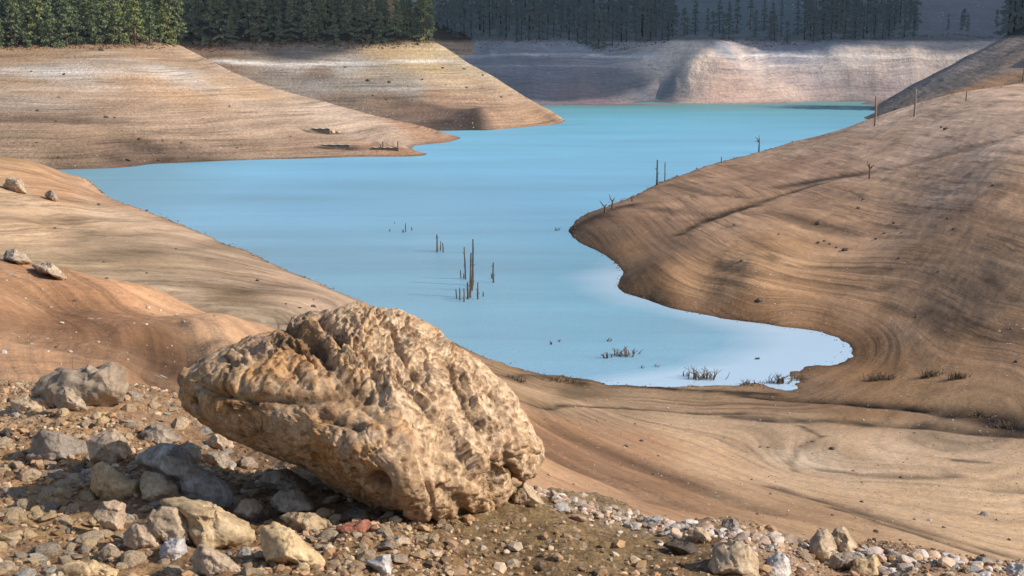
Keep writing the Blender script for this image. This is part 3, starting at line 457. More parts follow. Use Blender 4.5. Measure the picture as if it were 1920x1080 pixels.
RM['outcrop'] = rock_mat('outcrop_stone', (.28, .21, .15), (.4, .32, .24), (.52, .43, .34), (.12, .09, .07), 3)
def facet(v, seed, n, lo=.55, hi=.9, front=False):
    r = np.random.default_rng(seed)
    for _ in range(n):
        nn = r.normal(size=3)
        if front: nn[2] = -abs(nn[2]) - .4; nn[:2] *= .8
        nn /= np.linalg.norm(nn); c = r.uniform(lo, hi); d = np.clip(v @ nn - c, 0, None); v = v - 1.0 * d[:, None] * nn
    return v
def rock_verts(seed, sub=4, cuts=12, rough=.06, dims=(1, 1, 1)):
    v, f = ico(sub); v = facet(v, seed, cuts); nrm = v / np.linalg.norm(v, axis=1, keepdims=True)
    v = v + nrm * (rough * 1.3 * fnoise(v * 1.6 + seed, seed)[0] + rough * fbm(v * 2.2 + seed * 3.1, 5, seed) + rough * .35 * ridged(v * 5 + seed, 3, seed + 9))[:, None]
    return v * np.array(dims), f
def inside_R(poly, c, th):
    R = np.zeros_like(th); d = np.stack([np.cos(th), np.sin(th)], 1)
    for a, b in zip(poly, np.roll(poly, -1, 0)):
        a = a - c; e = b - c - a; den = d[:, 0] * e[1] - d[:, 1] * e[0]; den = np.where(np.abs(den) < 1e-9, 1e-9, den)
        t = (a[0] * e[1] - a[1] * e[0]) / den; s = (a[0] * d[:, 1] - a[1] * d[:, 0]) / den
        ok = (t > 0) & (s >= -1e-6) & (s <= 1 + 1e-6); R = np.maximum(R, np.where(ok, t, 0))
    return R
def outline_rock(name, poly, d, thick, matk, seed, sub=5, cuts=8, rough=.03, sink=0, D=None, extra=None, cols=False):
    poly = np.array(poly, float); c = poly.mean(0); v, f = ico(sub)
    v = facet(v, seed, cuts, .5, .85, True)
    v = v * (1 + .0 * v[:, :1]); th = np.arctan2(v[:, 1], v[:, 0]); s = np.clip(np.hypot(v[:, 0], v[:, 1]), 0, 1)
    uth = (np.arange(1440) / 1440) * 2 * math.pi - math.pi; Rt = inside_R(poly, c, uth); kk = np.ones(7) / 7; Rt = np.convolve(np.concatenate([Rt[-3:], Rt, Rt[:3]]), kk, 'valid')
    R = np.interp(th, uth, Rt, period=2 * math.pi) if False else np.interp((th + math.pi) % (2 * math.pi), uth + math.pi, Rt)
    sp = s ** .85; px = c[0] + np.cos(th) * R * sp; py = c[1] + np.sin(th) * R * sp; dep = v[:, 2].copy()
    if D is not None: dd = np.where(dep < 0, dep * D(px, py), dep * thick)
    else: dd = dep * thick
    o = P(c[0], c[1], d); ray = o - np.array([0, 0, H0]); ray /= np.linalg.norm(ray); rt = np.array([1., 0, 0]); up = np.cross(rt, ray); dist = np.linalg.norm(o - np.array([0, 0, H0]))
    u = (px - c[0]) / F * dist; w = -(py - c[1]) / F * dist
    L = u[:, None] * rt + w[:, None] * up + dd[:, None] * ray
    size = np.ptp(u)
    nr = vnormals(L, f)
    q = L / size; L = L + nr * (size * (rough * .9 * fnoise(q * 3.2 + seed, seed)[0] + rough * .25 * fnoise(q * 9 + seed, seed + 2)[0] + rough * .22 * fbm(q * 6 + seed, 5, seed) + rough * .4 * ridged(q * 14, 4, seed + 3)))[:, None]
    col = None
    if extra: L, col = extra(L, px, py, nr, f)
    me = mesh_np(name, L, f[:, ::-1], True, col, [matk if not isinstance(matk, str) else RM[matk]])
    ob = link(name, me); ob.location = o + np.array([0, 0, -sink]); return ob
def vnormals(V, f):
    a, b, c = V[f[:, 0]], V[f[:, 1]], V[f[:, 2]]; n = np.cross(b - a, c - a); r = np.zeros_like(V)
    for k in range(3):
        for j in range(3): r[:, j] += np.bincount(f[:, k], n[:, j], len(V))
    r /= np.linalg.norm(r, axis=1, keepdims=True) + 1e-12
    if (r * (V - V.mean(0))).sum(1).mean() < 0: r = -r
    return r
TM("mats")
BO = [(338, 716), (345, 700), (372, 676), (420, 655), (470, 632), (505, 622), (525, 602), (570, 588), (620, 588), (665, 574), (710, 575), (755, 588), (795, 612), (830, 636), (870, 660), (905, 690), (940, 725), (965, 760), (992, 800), (1010, 830), (1012, 862), (998, 890), (978, 904), (966, 895), (962, 915), (945, 940), (905, 968), (872, 985), (840, 1000), (800, 1003), (765, 985), (700, 955), (640, 920), (590, 885), (540, 862), (480, 838), (430, 815), (385, 790), (350, 765), (338, 745)]
bx = np.array([(480, 680, .42), (600, 640, .32), (680, 620, .26), (800, 690, .30), (900, 760, .30), (960, 840, .34), (400, 720, .42), (450, 790, .52), (560, 740, .50), (620, 780, .58), (560, 840, .62), (700, 830, .70), (760, 900, .70), (820, 950, .66), (800, 985, .5), (860, 900, .62), (900, 900, .50), (780, 790, .50), (720, 740, .42), (840, 830, .46), (985, 880, .18), (650, 700, .40), (940, 930, .45)])
def Dfun(px, py):
    q = np.stack([px, py], 1) / 200; X = bx[:, :2] / 200; K = lambda A, B: (lambda r2: .5 * r2 * np.log(r2 + 1e-12))(((A[:, None] - B[None]) ** 2).sum(-1))
    A = np.zeros((len(X) + 3,) * 2); A[:-3, :-3] = K(X, X) + np.eye(len(X)) * .002; A[:-3, -3] = 1; A[:-3, -2:] = X; A[-3:, :-3] = A[:-3, -3:].T
    w = np.linalg.solve(A, np.concatenate([bx[:, 2], [0, 0, 0]]))
    out = np.concatenate([K(b, X) @ w[:-3] + w[-3] + b @ w[-2:] for b in np.array_split(q, 30)]); return np.clip(out, .12, .9)
def pldist(px, py, pl):
    d = np.full(len(px), 1e9); pl = np.array(pl, float)
    for a, b in zip(pl[:-1], pl[1:]):
        ab = b - a; t = np.clip(((px - a[0]) * ab[0] + (py - a[1]) * ab[1]) / (ab @ ab), 0, 1); d = np.minimum(d, np.hypot(px - a[0] - t * ab[0], py - a[1] - t * ab[1]))
    return d
def boulder_relief(L, px, py, nr, f):
    line = np.interp(px, [330, 420, 560, 680, 740, 800, 900, 960, 1010], [600, 640, 700, 740, 790, 830, 900, 960, 1000])
    rough = np.clip((line - py) / 50 + .5, 0, 1); rough = np.maximum(rough, .3)
    A = np.array([[.87, 0, .5], [0, 1, 0], [-.5, 0, .87]]); q = L @ A.T
    wq = q * np.array([1.5, 1, .8]) + .05 * np.stack([fbm(L * 5, 3, 1), fbm(L * 5, 3, 2), fbm(L * 5, 3, 3)], 1)
    wq2 = wq + .02 * np.stack([fbm(L * 18, 2, 5), fbm(L * 18, 2, 6), fbm(L * 18, 2, 7)], 1)
    f1, c1 = fnoise(wq2 / .34, 4); f2, c2 = fnoise(wq2 / .13, 8); f3, c3 = fnoise(wq2 / .055, 12); e1, e2 = worley(wq / .06 + 7, 8)
    k1 = .45 + .55 * rough; pit = np.clip(fbm(L / .16, 3, 44) * 1.8 + .35, 0, 1)
    h = k1 * (.03 * f1 + .02 * fbm(L / .24, 5, 31, .58)) + rough * (.014 * f2 + .006 * f3 + .016 * ridged(wq / .1, 5, 33) + .004 * ridged(wq / .025, 3, 37) - .016 * np.clip(.1 - c2, 0, .1) / .1 - .045 * np.clip(.4 - e1, 0, 1) * pit + .005 * fbm(wq / .02, 3, 35))
    h += (1 - rough) * (.007 * f2 + .003 * f3 + .004 * ridged(L / .08, 4, 45) + .004 * fbm(L / .025, 3, 43) - .022 * np.clip(.33 - e1, 0, 1) * pit)
    sd_ = pldist(px, py, BO + [BO[0]]); h = h * np.clip(.45 + sd_ / 60, 0, 1) + .004
    g = lambda pl, w: np.exp(-(pldist(px, py, pl) / w) ** 2)
    h -= .035 * g([(395, 728), (430, 742), (480, 752), (560, 752), (620, 748), (660, 735)], 4) + .02 * g([(430, 742), (560, 760), (640, 742)], 11)
    h -= .05 * g([(520, 600), (590, 640), (620, 690), (690, 745)], 11) + .04 * g([(600, 600), (640, 650), (700, 690)], 8)
    h -= .07 * g([(708, 886), (722, 896)], 13) + .035 * g([(675, 800), (610, 780)], 8)
    h -= .03 * g([(820, 905), (850, 925), (862, 960)], 12) + .02 * g([(820, 862), (838, 880), (880, 900)], 6)
    h -= .06 * g([(940, 838), (948, 870), (962, 900)], 7)
    for pl_, w_, a_ in (([(700, 596), (745, 650), (775, 712), (800, 760)], 5, .03), ([(615, 705), (690, 765), (730, 830)], 4, .02), ([(830, 690), (872, 770), (905, 850), (930, 905)], 5, .028), ([(765, 850), (800, 925), (822, 975)], 4, .02), ([(540, 640), (600, 700), (650, 715)], 4, .02), ([(880, 700), (930, 760), (955, 830)], 4, .022), ([(455, 660), (480, 700), (470, 735)], 3, .015), ([(700, 690), (760, 740), (850, 770)], 4, .02), ([(500, 800), (600, 850), (680, 905)], 3, .008)):
        h -= a_ * np.exp(-((pldist(px + 7 * fbm(L / .1, 3, 71), py + 7 * fbm(L / .1, 3, 72), pl_)) / w_) ** 2)
    h += .025 * g([(740, 790), (768, 850), (745, 900)], 22) + .02 * g([(845, 865), (865, 890), (905, 950)], 12) + .02 * g([(760, 900), (800, 940)], 28)
    L = L + nr * h[:, None]
    base = lin((198, 168, 134))[None] * np.ones((len(L), 1)); tan = lin((214, 186, 154))
    k = np.clip(rough * np.clip((px - 540) / 200, 0, 1) * 1.1, 0, 1)[:, None]; c = base * (1 - k) + tan * k
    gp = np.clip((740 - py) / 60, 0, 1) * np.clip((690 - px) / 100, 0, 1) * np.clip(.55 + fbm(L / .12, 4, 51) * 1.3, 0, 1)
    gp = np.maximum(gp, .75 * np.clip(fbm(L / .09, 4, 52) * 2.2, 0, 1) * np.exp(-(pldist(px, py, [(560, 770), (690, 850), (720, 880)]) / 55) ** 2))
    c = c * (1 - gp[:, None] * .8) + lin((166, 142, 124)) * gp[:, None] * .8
    ye = np.clip(fbm(L / .15, 4, 53) * 2, 0, 1)[:, None] * (1 - k); c = c * (1 - .6 * ye) + lin((200, 150, 92)) * .6 * ye
    cav = np.clip(1 + h / .025 * .4, .42, 1.12)[:, None]  # crevice shade painted in: sunken relief gets a darker colour
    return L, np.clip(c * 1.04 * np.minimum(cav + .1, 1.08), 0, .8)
m = NT('boulder_stone'); c = m.col(); c = m.mix(c, m.ramp(m.n('ShaderNodeNewGeometry').outputs['Pointiness'], [(.42, (.45, .36, .28)), (.485, (.85, .8, .75)), (.51, (1, 1, 1)), (.57, (1.2, 1.2, 1.2))]))  # shade of creases painted darker and edges lighter by pointiness
c = m.mix(c, m.ramp(m.noise(m.pos(obj=True), 14, 7, .7, .4), [(.28, (.6, .52, .45)), (.5, (1, 1, 1)), (.72, (1.22, 1.2, 1.16))]))
c = m.mix(c, m.ramp(m.noise(m.pos(obj=True), 70, 5, .7), [(.3, .68), (.5, 1), (.72, 1.2)]))
vo = m.n('ShaderNodeTexVoronoi'); vo.inputs['Scale'].default_value = 26; m.lk(m.mix(m.pos(obj=True), m.n('ShaderNodeTexNoise').outputs['Color'], .06, 'ADD'), vo.inputs['Vector'])
pt = m.ramp(vo.outputs['Distance'], [(0, 0), (.22, .35), (.4, 1)]); pm = m.ramp(m.noise(m.pos(obj=True), 5, 4, .6), [(.42, 1), (.58, 0)])
pt = m.math('MAXIMUM', pt, pm); c = m.mix(c, m.ramp(pt, [(0, (.42, .34, .28)), (.5, (.85, .82, .8)), (1, (1, 1, 1))]))
c = m.mix(c, m.ramp(m.noise(m.pos(obj=True), 4, 6, .65, .6), [(.3, (.74, .66, .58)), (.48, (1, 1, 1)), (.66, (1.12, 1.12, 1.14))]))
m.lk(c, m.b.inputs['Base Color']); m.lk(m.bump(m.noise(m.pos(obj=True), 110, 6, .8), .9, .007, m.bump(pt, .8, .014, m.bump(m.noise(m.pos(obj=True), 34, 6, .75), .8, .014))), m.b.inputs['Normal'])
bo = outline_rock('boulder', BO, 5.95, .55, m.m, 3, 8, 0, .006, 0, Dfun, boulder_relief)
tag(bo, 'huge pitted tan boulder tilted on the stony slope above the lake', 'boulder')
TM("boulder")
# named rocks: (name, label, outline, thickness m, material, seed, cuts)
NR = [('rock', 'wide brown rock with pale upper edge standing beyond the stones at far left', [(60, 740), (85, 705), (110, 688), (140, 692), (165, 688), (185, 694), (205, 678), (228, 690), (235, 720), (230, 755), (200, 768), (140, 772), (90, 752)], .16, 'outcrop', 11, 7),
      ('rock', 'small tan leaning rock propped in front of the wide brown rock', [(102, 745), (118, 722), (132, 728), (150, 745), (168, 770), (150, 778), (122, 775), (108, 765)], .07, 'outcrop', 12, 6),
      ('rock', 'flat pale rock with shaded side left of the leaning rock', [(20, 752), (45, 742), (88, 742), (92, 775), (60, 780), (30, 772)], .1, 'tan', 13, 7),
      ('rock', 'dark grey block with greenish flat top at left', [(56, 858), (62, 828), (80, 808), (130, 818), (166, 838), (166, 855), (140, 866), (95, 870)], .12, 'gray', 14, 8),
      ('rock', 'brownish pointed rock next to the dark grey block', [(158, 822), (185, 810), (212, 802), (235, 820), (248, 848), (245, 872), (210, 876), (172, 862)], .12, 'pink', 15, 8),
      ('rock', 'long grey rock with bright whitish ridge left of the boulder', [(252, 862), (275, 842), (300, 830), (330, 840), (365, 868), (400, 895), (428, 918), (436, 945), (425, 953), (385, 948), (335, 935), (330, 905), (290, 880)], .14, 'pale', 16, 9),
      ('rock', 'grey stone in the shadow of the boulder, pointed top', [(262, 812), (290, 790), (315, 800), (338, 826), (310, 838), (270, 832)], .09, 'gray', 17, 7),
      ('rock', 'rounded grey stone behind the whitish ridge rock', [(330, 838), (350, 828), (374, 836), (380, 862), (362, 878), (340, 862)], .07, 'gray', 18, 6),
      ('rock', 'rounded brown stone touching the lower left side of the boulder', [(384, 826), (400, 815), (430, 816), (438, 838), (420, 848), (388, 842)], .07, 'pink', 19, 5),
      ('rock', 'blocky grey stone beneath the rounded brown stone', [(380, 852), (400, 844), (425, 846), (434, 868), (420, 880), (386, 876)], .07, 'gray', 20, 6),
      ('rock', 'bright ochre rock with rough top below the brownish pointed rock', [(172, 880), (190, 866), (215, 880), (240, 900), (268, 905), (265, 935), (230, 948), (190, 940), (172, 915)], .13, 'ochre', 21, 8),
      ('rock', 'tan slab leaning against the bright ochre rock', [(262, 905), (272, 884), (300, 888), (330, 912), (332, 938), (300, 945), (270, 935)], .1, 'tan', 22, 8),
      ('rock', 'thin upright brown slab with curved light edge', [(176, 965), (192, 942), (216, 936), (234, 946), (236, 975), (228, 1005), (200, 995), (184, 980)], .05, 'pink', 23, 7),
      ('rock', 'round flat pinkish slab lying at the foot of the upright slab', [(232, 1000), (255, 982), (285, 980), (302, 1000), (296, 1024), (270, 1034), (235, 1022)], .08, 'pink', 24, 5),
      ('rock', 'arched brown slab with light rim behind the round flat slab', [(276, 970), (300, 950), (328, 952), (348, 975), (356, 1010), (348, 1030), (310, 1012), (285, 995)], .08, 'tan', 25, 6),
      ('rock', 'big light yellowish rough rock left of the wedge stone', [(300, 940), (340, 932), (390, 945), (440, 960), (478, 985), (488, 1012), (460, 1035), (420, 1040), (380, 1030), (352, 1000), (330, 965)], .16, 'ochre', 26, 10),
      ('rock', 'small white and grey spotted stone beneath the arched slab', [(298, 1025), (318, 1010), (345, 1012), (352, 1035), (330, 1056), (302, 1045)], .07, 'white', 27, 6),
      ('rock', 'grey pinkish slab at the bottom with pale edge', [(352, 1050), (372, 1022), (410, 1035), (445, 1060), (462, 1085), (420, 1092), (365, 1082)], .1, 'pink', 28, 8),
      ('rock', 'flat pale yellow slab lying at the bottom left', [(105, 1065), (140, 1048), (190, 1058), (238, 1072), (240, 1100), (150, 1100), (110, 1090)], .1, 'ochre', 29, 7),
      ('rock', 'yellowish wedge stone with dark left face', [(486, 990), (510, 980), (545, 995), (580, 1025), (606, 1050), (602, 1070), (575, 1064), (530, 1070), (500, 1052), (486, 1025)], .13, 'ochre', 30, 9),
      ('rock', 'flat yellow stone just behind the wedge stone', [(520, 968), (545, 960), (590, 964), (610, 978), (608, 1000), (580, 1004), (540, 990)], .1, 'ochre', 31, 7),
      ('rock', 'grey blue slab in shade under the boulder', [(505, 935), (525, 918), (560, 920), (590, 940), (612, 965), (600, 972), (555, 962), (520, 958)], .13, 'gray', 32, 7),
      ('rock', 'rounded grey brown slab in shade behind the grey blue slab', [(482, 905), (500, 884), (535, 882), (575, 900), (592, 925), (570, 935), (520, 922)], .12, 'gray', 33, 6),
      ('rock', 'pinkish crumbly stone beside the dry twigs', [(440, 960), (455, 938), (478, 935), (492, 950), (490, 972), (460, 980)], .07, 'pink', 34, 6),
      ('rock', 'small pinkish cube stone right of the dry twigs', [(508, 935), (525, 930), (538, 940), (536, 958), (515, 962), (506, 950)], .05, 'pink', 35, 8),
      ('rock', 'rounded brown stone above the brick red stone', [(636, 978), (645, 958), (665, 950), (688, 956), (692, 976), (665, 985)], .08, 'dark', 36, 5),
      ('rock', 'brick red flat stone in front of the boulder', [(630, 990), (650, 980), (690, 975), (700, 990), (695, 1004), (660, 1006), (635, 1002)], .06, 'red', 37, 7),
      ('rock', 'triangular whitish stone standing alone at the bottom', [(684, 1054), (710, 1044), (732, 1040), (736, 1062), (740, 1085), (715, 1085), (702, 1066)], .06, 'white', 38, 7),
      ('rock', 'flat pinkish white stone right of the triangular stone', [(780, 1036), (800, 1028), (830, 1034), (836, 1046), (810, 1052), (785, 1048)], .06, 'pink', 39, 6),
      ('rock', 'salmon coloured stone under the lowest tip of the boulder', [(722, 1010), (745, 1003), (768, 1010), (775, 1022), (750, 1026), (726, 1022)], .06, 'pink', 40, 6),
      ('rock', 'low pale hump of rock just right of the boulder', [(955, 945), (965, 915), (985, 906), (1008, 920), (1030, 948), (1000, 956), (970, 952)], .12, 'tan', 41, 5),
      ('rock', 'large tan block with dark left face at the lower right', [(1330, 1062), (1338, 1022), (1370, 1016), (1405, 1025), (1420, 1050), (1416, 1090), (1370, 1086), (1338, 1078)], .14, 'tan', 42, 9),
      ('rock', 'dark grey rounded stone on the rubble edge', [(1348, 988), (1358, 974), (1375, 972), (1387, 984), (1384, 996), (1362, 999)], .06, 'gray', 43, 3),
      ('rock', 'light tan pointed stone below the dark grey rounded stone', [(1298, 1010), (1305, 988), (1322, 992), (1342, 1012), (1340, 1022), (1312, 1018)], .07, 'tan', 44, 7),
      ('rock', 'flat dark brown stone lying left of the large tan block', [(1245, 1022), (1265, 1014), (1300, 1020), (1316, 1036), (1302, 1044), (1270, 1036)], .07, 'dark', 45, 6),
      ('rock', 'brown rock with white patch and shaded face on the right edge of rubble', [(1516, 1048), (1520, 1012), (1535, 992), (1550, 990), (1562, 1005), (1570, 1030), (1560, 1060), (1535, 1064)], .12, 'tan', 46, 8),
      ('rock', 'tall tan rock leaning behind the white patched rock', [(1556, 1010), (1568, 990), (1582, 988), (1600, 1008), (1614, 1034), (1600, 1046), (1570, 1042)], .1, 'tan', 47, 8),
      ('rock', 'greyish slab with purple tint in front of the tall tan rock', [(1540, 1062), (1560, 1042), (1590, 1034), (1612, 1046), (1608, 1070), (1575, 1076)], .1, 'gray', 48, 8),
      ('rock', 'broad ochre rock low at the right bottom', [(1590, 1080), (1605, 1052), (1640, 1036), (1660, 1060), (1668, 1092), (1620, 1100)], .12, 'ochre', 49, 8),
      ('rock', 'pinkish white rock low between tan block and white patched rock', [(1430, 1090), (1440, 1042), (1460, 1034), (1480, 1050), (1484, 1085), (1460, 1098)], .1, 'white', 50, 8),
      ('rock', 'small pointed brown rock at the bottom right', [(1668, 1090), (1690, 1066), (1712, 1062), (1738, 1085), (1720, 1098)], .09, 'tan', 51, 7),
      ('rock', 'grey lump among the rubble at far right', [(1822, 1056), (1835, 1042), (1855, 1044), (1866, 1056), (1850, 1066)], .07, 'gray', 52, 5),
      ('rock', 'white crumbly rock at the far right corner', [(1882, 1080), (1895, 1058), (1925, 1054), (1940, 1080), (1910, 1092)], .08, 'white', 53, 7)]
NRpoly = []
for name, lab, poly, th_, mk, sd, cu in NR:
    pa = np.array(poly, float); cx = pa[:, 0].mean(); yb = min(pa[:, 1].max(), 1085) - .12 * np.ptp(pa[:, 1]); NRpoly.append(pa)
    h = hit(cx, yb, [near]); d = (h[1] if h is not None else 6.9) + th_ * .35
    o = outline_rock(name, poly, d, th_, mk, sd, 5, cu + 4, .035, .0)
    tag(o, lab, 'rock')
TM("named")
# outcrops shore
for lab, poly, th_, mk, sd in [('pale hump of rock on the left shore casting a shadow', [(6, 486), (14, 470), (28, 466), (42, 476), (56, 492), (40, 496), (18, 492)], 2.0, 'outcrop', 61),
                             ('long whitish outcrop sloping down beside the pale hump on the left shore', [(58, 496), (75, 492), (92, 494), (110, 508), (122, 524), (112, 527), (92, 516), (70, 504)], 1.4, 'outcrop', 62),
                             ('jagged whitish crag high on the left shore', [(6, 348), (14, 334), (26, 332), (40, 338), (48, 352), (50, 364), (36, 362), (18, 356)], 2.2, 'outcrop', 63),
                             ('brown crag with shaded side below the whitish crag', [(84, 364), (94, 356), (104, 362), (110, 376), (100, 380), (90, 374)], 1.5, 'outcrop', 64)]:
    pa = np.array(poly, float); h = hit(pa[:, 0].mean(), pa[:, 1].max() - 3, [shore]); o = outline_rock('outcrop', poly, h[1] + th_ * .4, th_, mk, sd, 5, 12, .06); tag(o, lab, 'outcrop')
# ------------------------------------------------------------------ loose stones
LIB = []
for k in range(14):
    v, f = rock_verts(100 + k, 4, 9 + k % 6, .05, (1, .8 + .3 * ((k * 7) % 5) / 5, .5 + .35 * ((k * 3) % 4) / 4)); LIB.append((v, f))
LIBM = {}
def stone_mesh(k, mk):
    if (k, mk) not in LIBM: LIBM[k, mk] = mesh_np('stone', LIB[k][0], LIB[k][1], True, None, [RM[mk]])
    return LIBM[k, mk]
def put_stone(name, p, r, k, mk, sink=.25, rot=None):
    o = link(name, stone_mesh(k, mk)); o.location = (p[0], p[1], p[2] + r * (.6 - sink) * .55); o.scale = (r, r * random.uniform(.8, 1.1), r * random.uniform(.75, 1.05))
    o.rotation_euler = (random.uniform(-.35, .35), random.uniform(-.35, .35), random.uniform(0, 6.28)) if rot is None else rot; return o
def in_poly(x, y, pa):
    c = False; j = len(pa) - 1
    for i in range(len(pa)):
        if (pa[i][1] > y) != (pa[j][1] > y) and x < (pa[j][0] - pa[i][0]) * (y - pa[i][1]) / (pa[j][1] - pa[i][1]) + pa[i][0]: c = not c
        j = i
    return c
ADJ = {'tan': 'tan', 'ochre': 'yellowish', 'gray': 'grey', 'pale': 'pale', 'pink': 'pinkish', 'red': 'reddish', 'dark': 'dark brown', 'white': 'whitish'}
cnt = 0; tries = 0
while cnt < 190 and tries < 3000:
    tries += 1; px = random.uniform(0, 900); py = 745 + 330 * random.random() ** .8
    if px > 430 and py < 860 + (px - 430) * .4: continue
    if px > 620 and random.random() < .5: continue
    if any(in_poly(px, py, pa) for pa in NRpoly) or in_poly(px, py, BO): continue
    h = hit(px, py, [near])
    if h is None: continue
    r = (random.uniform(8, 14) if random.random() < .62 else random.uniform(14, 25)) / F * h[1]
    mk = random.choices(['tan', 'ochre', 'gray', 'pale', 'pink', 'red', 'dark'], [8, 6, 2.5, 2.5, 2, .4, 1])[0]
    o = put_stone('stone', h, r, random.randrange(14), mk); cnt += 1
    zone = ('on the gravel at the left' if px < 250 else 'among the rocks left of the boulder' if px < 620 and py < 960 else 'on the gravel below the boulder')
    tag(o, 'small %s stone lying %s' % (ADJ[mk], zone), 'stone', 'small %s stones %s' % (ADJ[mk], zone))
cnt = 0; tries = 0; big_n = []
while cnt < 30 and tries < 2000:
    tries += 1; px = random.uniform(-10, 660); py = random.uniform(850, 1085)
    if px > 430 and py < 900 + (px - 430) * .5: continue
    rp = random.uniform(17, 32); q_ = [(px + rp * .8 * math.cos(t), py + rp * .6 * math.sin(t)) for t in (0, 1.57, 3.14, 4.71)]
    if any(in_poly(a, b, pa) for pa in NRpoly for a, b in q_ + [(px, py)]) or any(math.hypot(px - a, (py - b) * 1.3) < rp * 1.3 for a, b in big_n) or in_poly(px, py - rp, BO): continue
    h = hit(px, min(py + rp * .3, 1086), [near])
    if h is None: continue
    big_n.append((px, py)); mk = random.choices(['tan', 'ochre', 'gray', 'pink', 'pale'], [5, 4, 1.5, 1.5, 1])[0]; cnt += 1
    o = put_stone('rock', h, rp / F * h[1], random.randrange(14), mk, .3); zone = 'at the bottom left among small gravel' if px < 330 else 'in the rubble below the boulder'
    tag(o, 'fist sized angular %s rock %s' % (ADJ[mk], zone), 'rock', 'angular %s rocks %s' % (ADJ[mk], zone))
cnt = 0
while cnt < 95:
    px = random.uniform(1025, 1915); e = np.interp(px, [1025, 1150, 1400, 1650, 1920], [930, 958, 1003, 1030, 1060]); py = e + random.uniform(-1, 26 if px < 1400 else 40) * random.random()
    if any(in_poly(px, py, pa) for pa in NRpoly): continue
    h = hit(px, min(py + 3, 1078), [near])
    if h is None: continue
    r = (random.uniform(6, 10) if random.random() < .75 else random.uniform(10, 17)) / F * h[1]
    mk = random.choices(['white', 'pale', 'pink', 'gray', 'tan'], [6, 2, 2, 2.4, 3])[0]
    o = put_stone('stone', h, r, random.randrange(14), mk, .15); cnt += 1
    zone = 'in the rubble strip along the edge' if px < 1420 else 'in the rubble at the lower right'
    tag(o, 'small %s stone %s of the stony slope' % (ADJ[mk], zone), 'stone', 'small %s stones %s' % (ADJ[mk], zone))
TM("stones")
# gravel of pebbles
def scatter_gravel(name, n, fpos, rad, cols, label, sub=1, soil=.32):
    v, f = ico(sub); r_ = np.random.default_rng(n); Vs = []; Fs = []; Cs = []; off = 0
    shapes = []
    for k in range(10):
        w = facet(v.copy(), 500 + k, 7, .45, .85); shapes.append(w * np.array([1, r_.uniform(.6, 1), r_.uniform(.4, .8)]))
    cl = np.array([lin(c) for c in cols])
    pts = fpos(n, r_)
    for p in pts:
        a = r_.uniform(0, 6.28); ca, sa = math.cos(a), math.sin(a); w = shapes[r_.integers(10)]; r = rad(p, r_)
        tl = r_.uniform(-.5, .5); w = w @ np.array([[1, 0, 0], [0, math.cos(tl), -math.sin(tl)], [0, math.sin(tl), math.cos(tl)]])
        x = np.stack([w[:, 0] * ca - w[:, 1] * sa, w[:, 0] * sa + w[:, 1] * ca, w[:, 2]], 1) * r + p + np.array([0, 0, r * .25])
        Vs.append(x); Fs.append(f + off); off += len(v); c = (cl[r_.integers(len(cl))] * (1 - soil) + lin((200, 160, 118)) * soil) * r_.uniform(.55, 1.0) * .85; Cs.append(np.repeat(c[None], len(v), 0))
    o = link(name, mesh_np(name, np.concatenate(Vs), np.concatenate(Fs), False, np.concatenate(Cs), [m_grav])); tag(o, label, kind='stuff'); return o
m = NT('gravel_stone'); c = m.mix(m.col(), m.ramp(m.noise(m.pos(), 45, 5, .7), [(.3, .6), (.5, 1), (.7, 1.25)])); m.lk(c, m.b.inputs['Base Color']); m_grav = m.m
def gpos(n, r_):
    px = r_.uniform(-800, 2600, n * 3); y = np.exp(r_.uniform(math.log(4.4), math.log(11.5), n * 3)); x = (px - 960) / F * y
    d = np.where(px < 850, 1, np.where(px > 1380, .75, np.where(y < 5.6, .3, .1))); d = d * np.clip(.55 + .9 * fbm(np.stack([x, y, 0 * x], 1) / .7, 3, 66), .05, 1)
    k = r_.random(n * 3) < d; x, y = x[k][:n], y[k][:n]; z = near.z(x, y); return np.stack([x, y, z], 1)
scatter_gravel('gravel', 25000, gpos, lambda p, r: float(np.clip(r.lognormal(-4.62, .55), .004, .036)), [(215, 180, 138), (200, 160, 118), (225, 200, 165), (180, 152, 122), (165, 130, 98), (215, 172, 138), (140, 122, 105), (235, 215, 185), (120, 95, 72)], 'small brown and tan gravel covering the stony slope')
def rpos(n, r_):
    px = r_.uniform(1000, 1960, n); e = np.interp(px, [1000, 1150, 1400, 1650, 1920], [918, 954, 1000, 1030, 1060]); py = e + np.abs(r_.normal(0, 1, n)) * np.where(px < 1400, 15, 24) * np.clip(.9 + 1.1 * vnoise(np.stack([px / 60, 0 * px, 0 * px], 1), 3), .25, 2) + 2
    out = [hit(a, b, [near]) for a, b in zip(px, py)]; return [o for o in out if o is not None]
scatter_gravel('rubble', 1300, rpos, lambda p, r: float(np.clip(r.lognormal(-4.5, .6), .005, .045)), [(245, 232, 220), (230, 212, 198), (215, 182, 150), (185, 165, 150), (252, 244, 236), (225, 195, 170)], 'whitish rubble fragments along the edge of the slope', 2, .22)
# scattered pebbles over the near reddish slope and the flat
def spos(n, r_):
    out = []
    while len(out) < n:
        px = r_.uniform(0, 1920); py = r_.uniform(520, 1040); h = hit(px, py, [near, shore])
        if h is not None and 18 < h[1] < 110 and (px < 500 or px > 1000): out.append(h)
    return out
scatter_gravel('pebbles', 1000, spos, lambda p, r: float(p[1] / F * np.clip(r.lognormal(.35, .4), .7, 3.2)), [(225, 210, 195), (200, 180, 160), (90, 72, 58), (120, 98, 80), (235, 225, 215)], 'pebbles sprinkled over the reddish slope and the flat', 1)
TM("gravel")
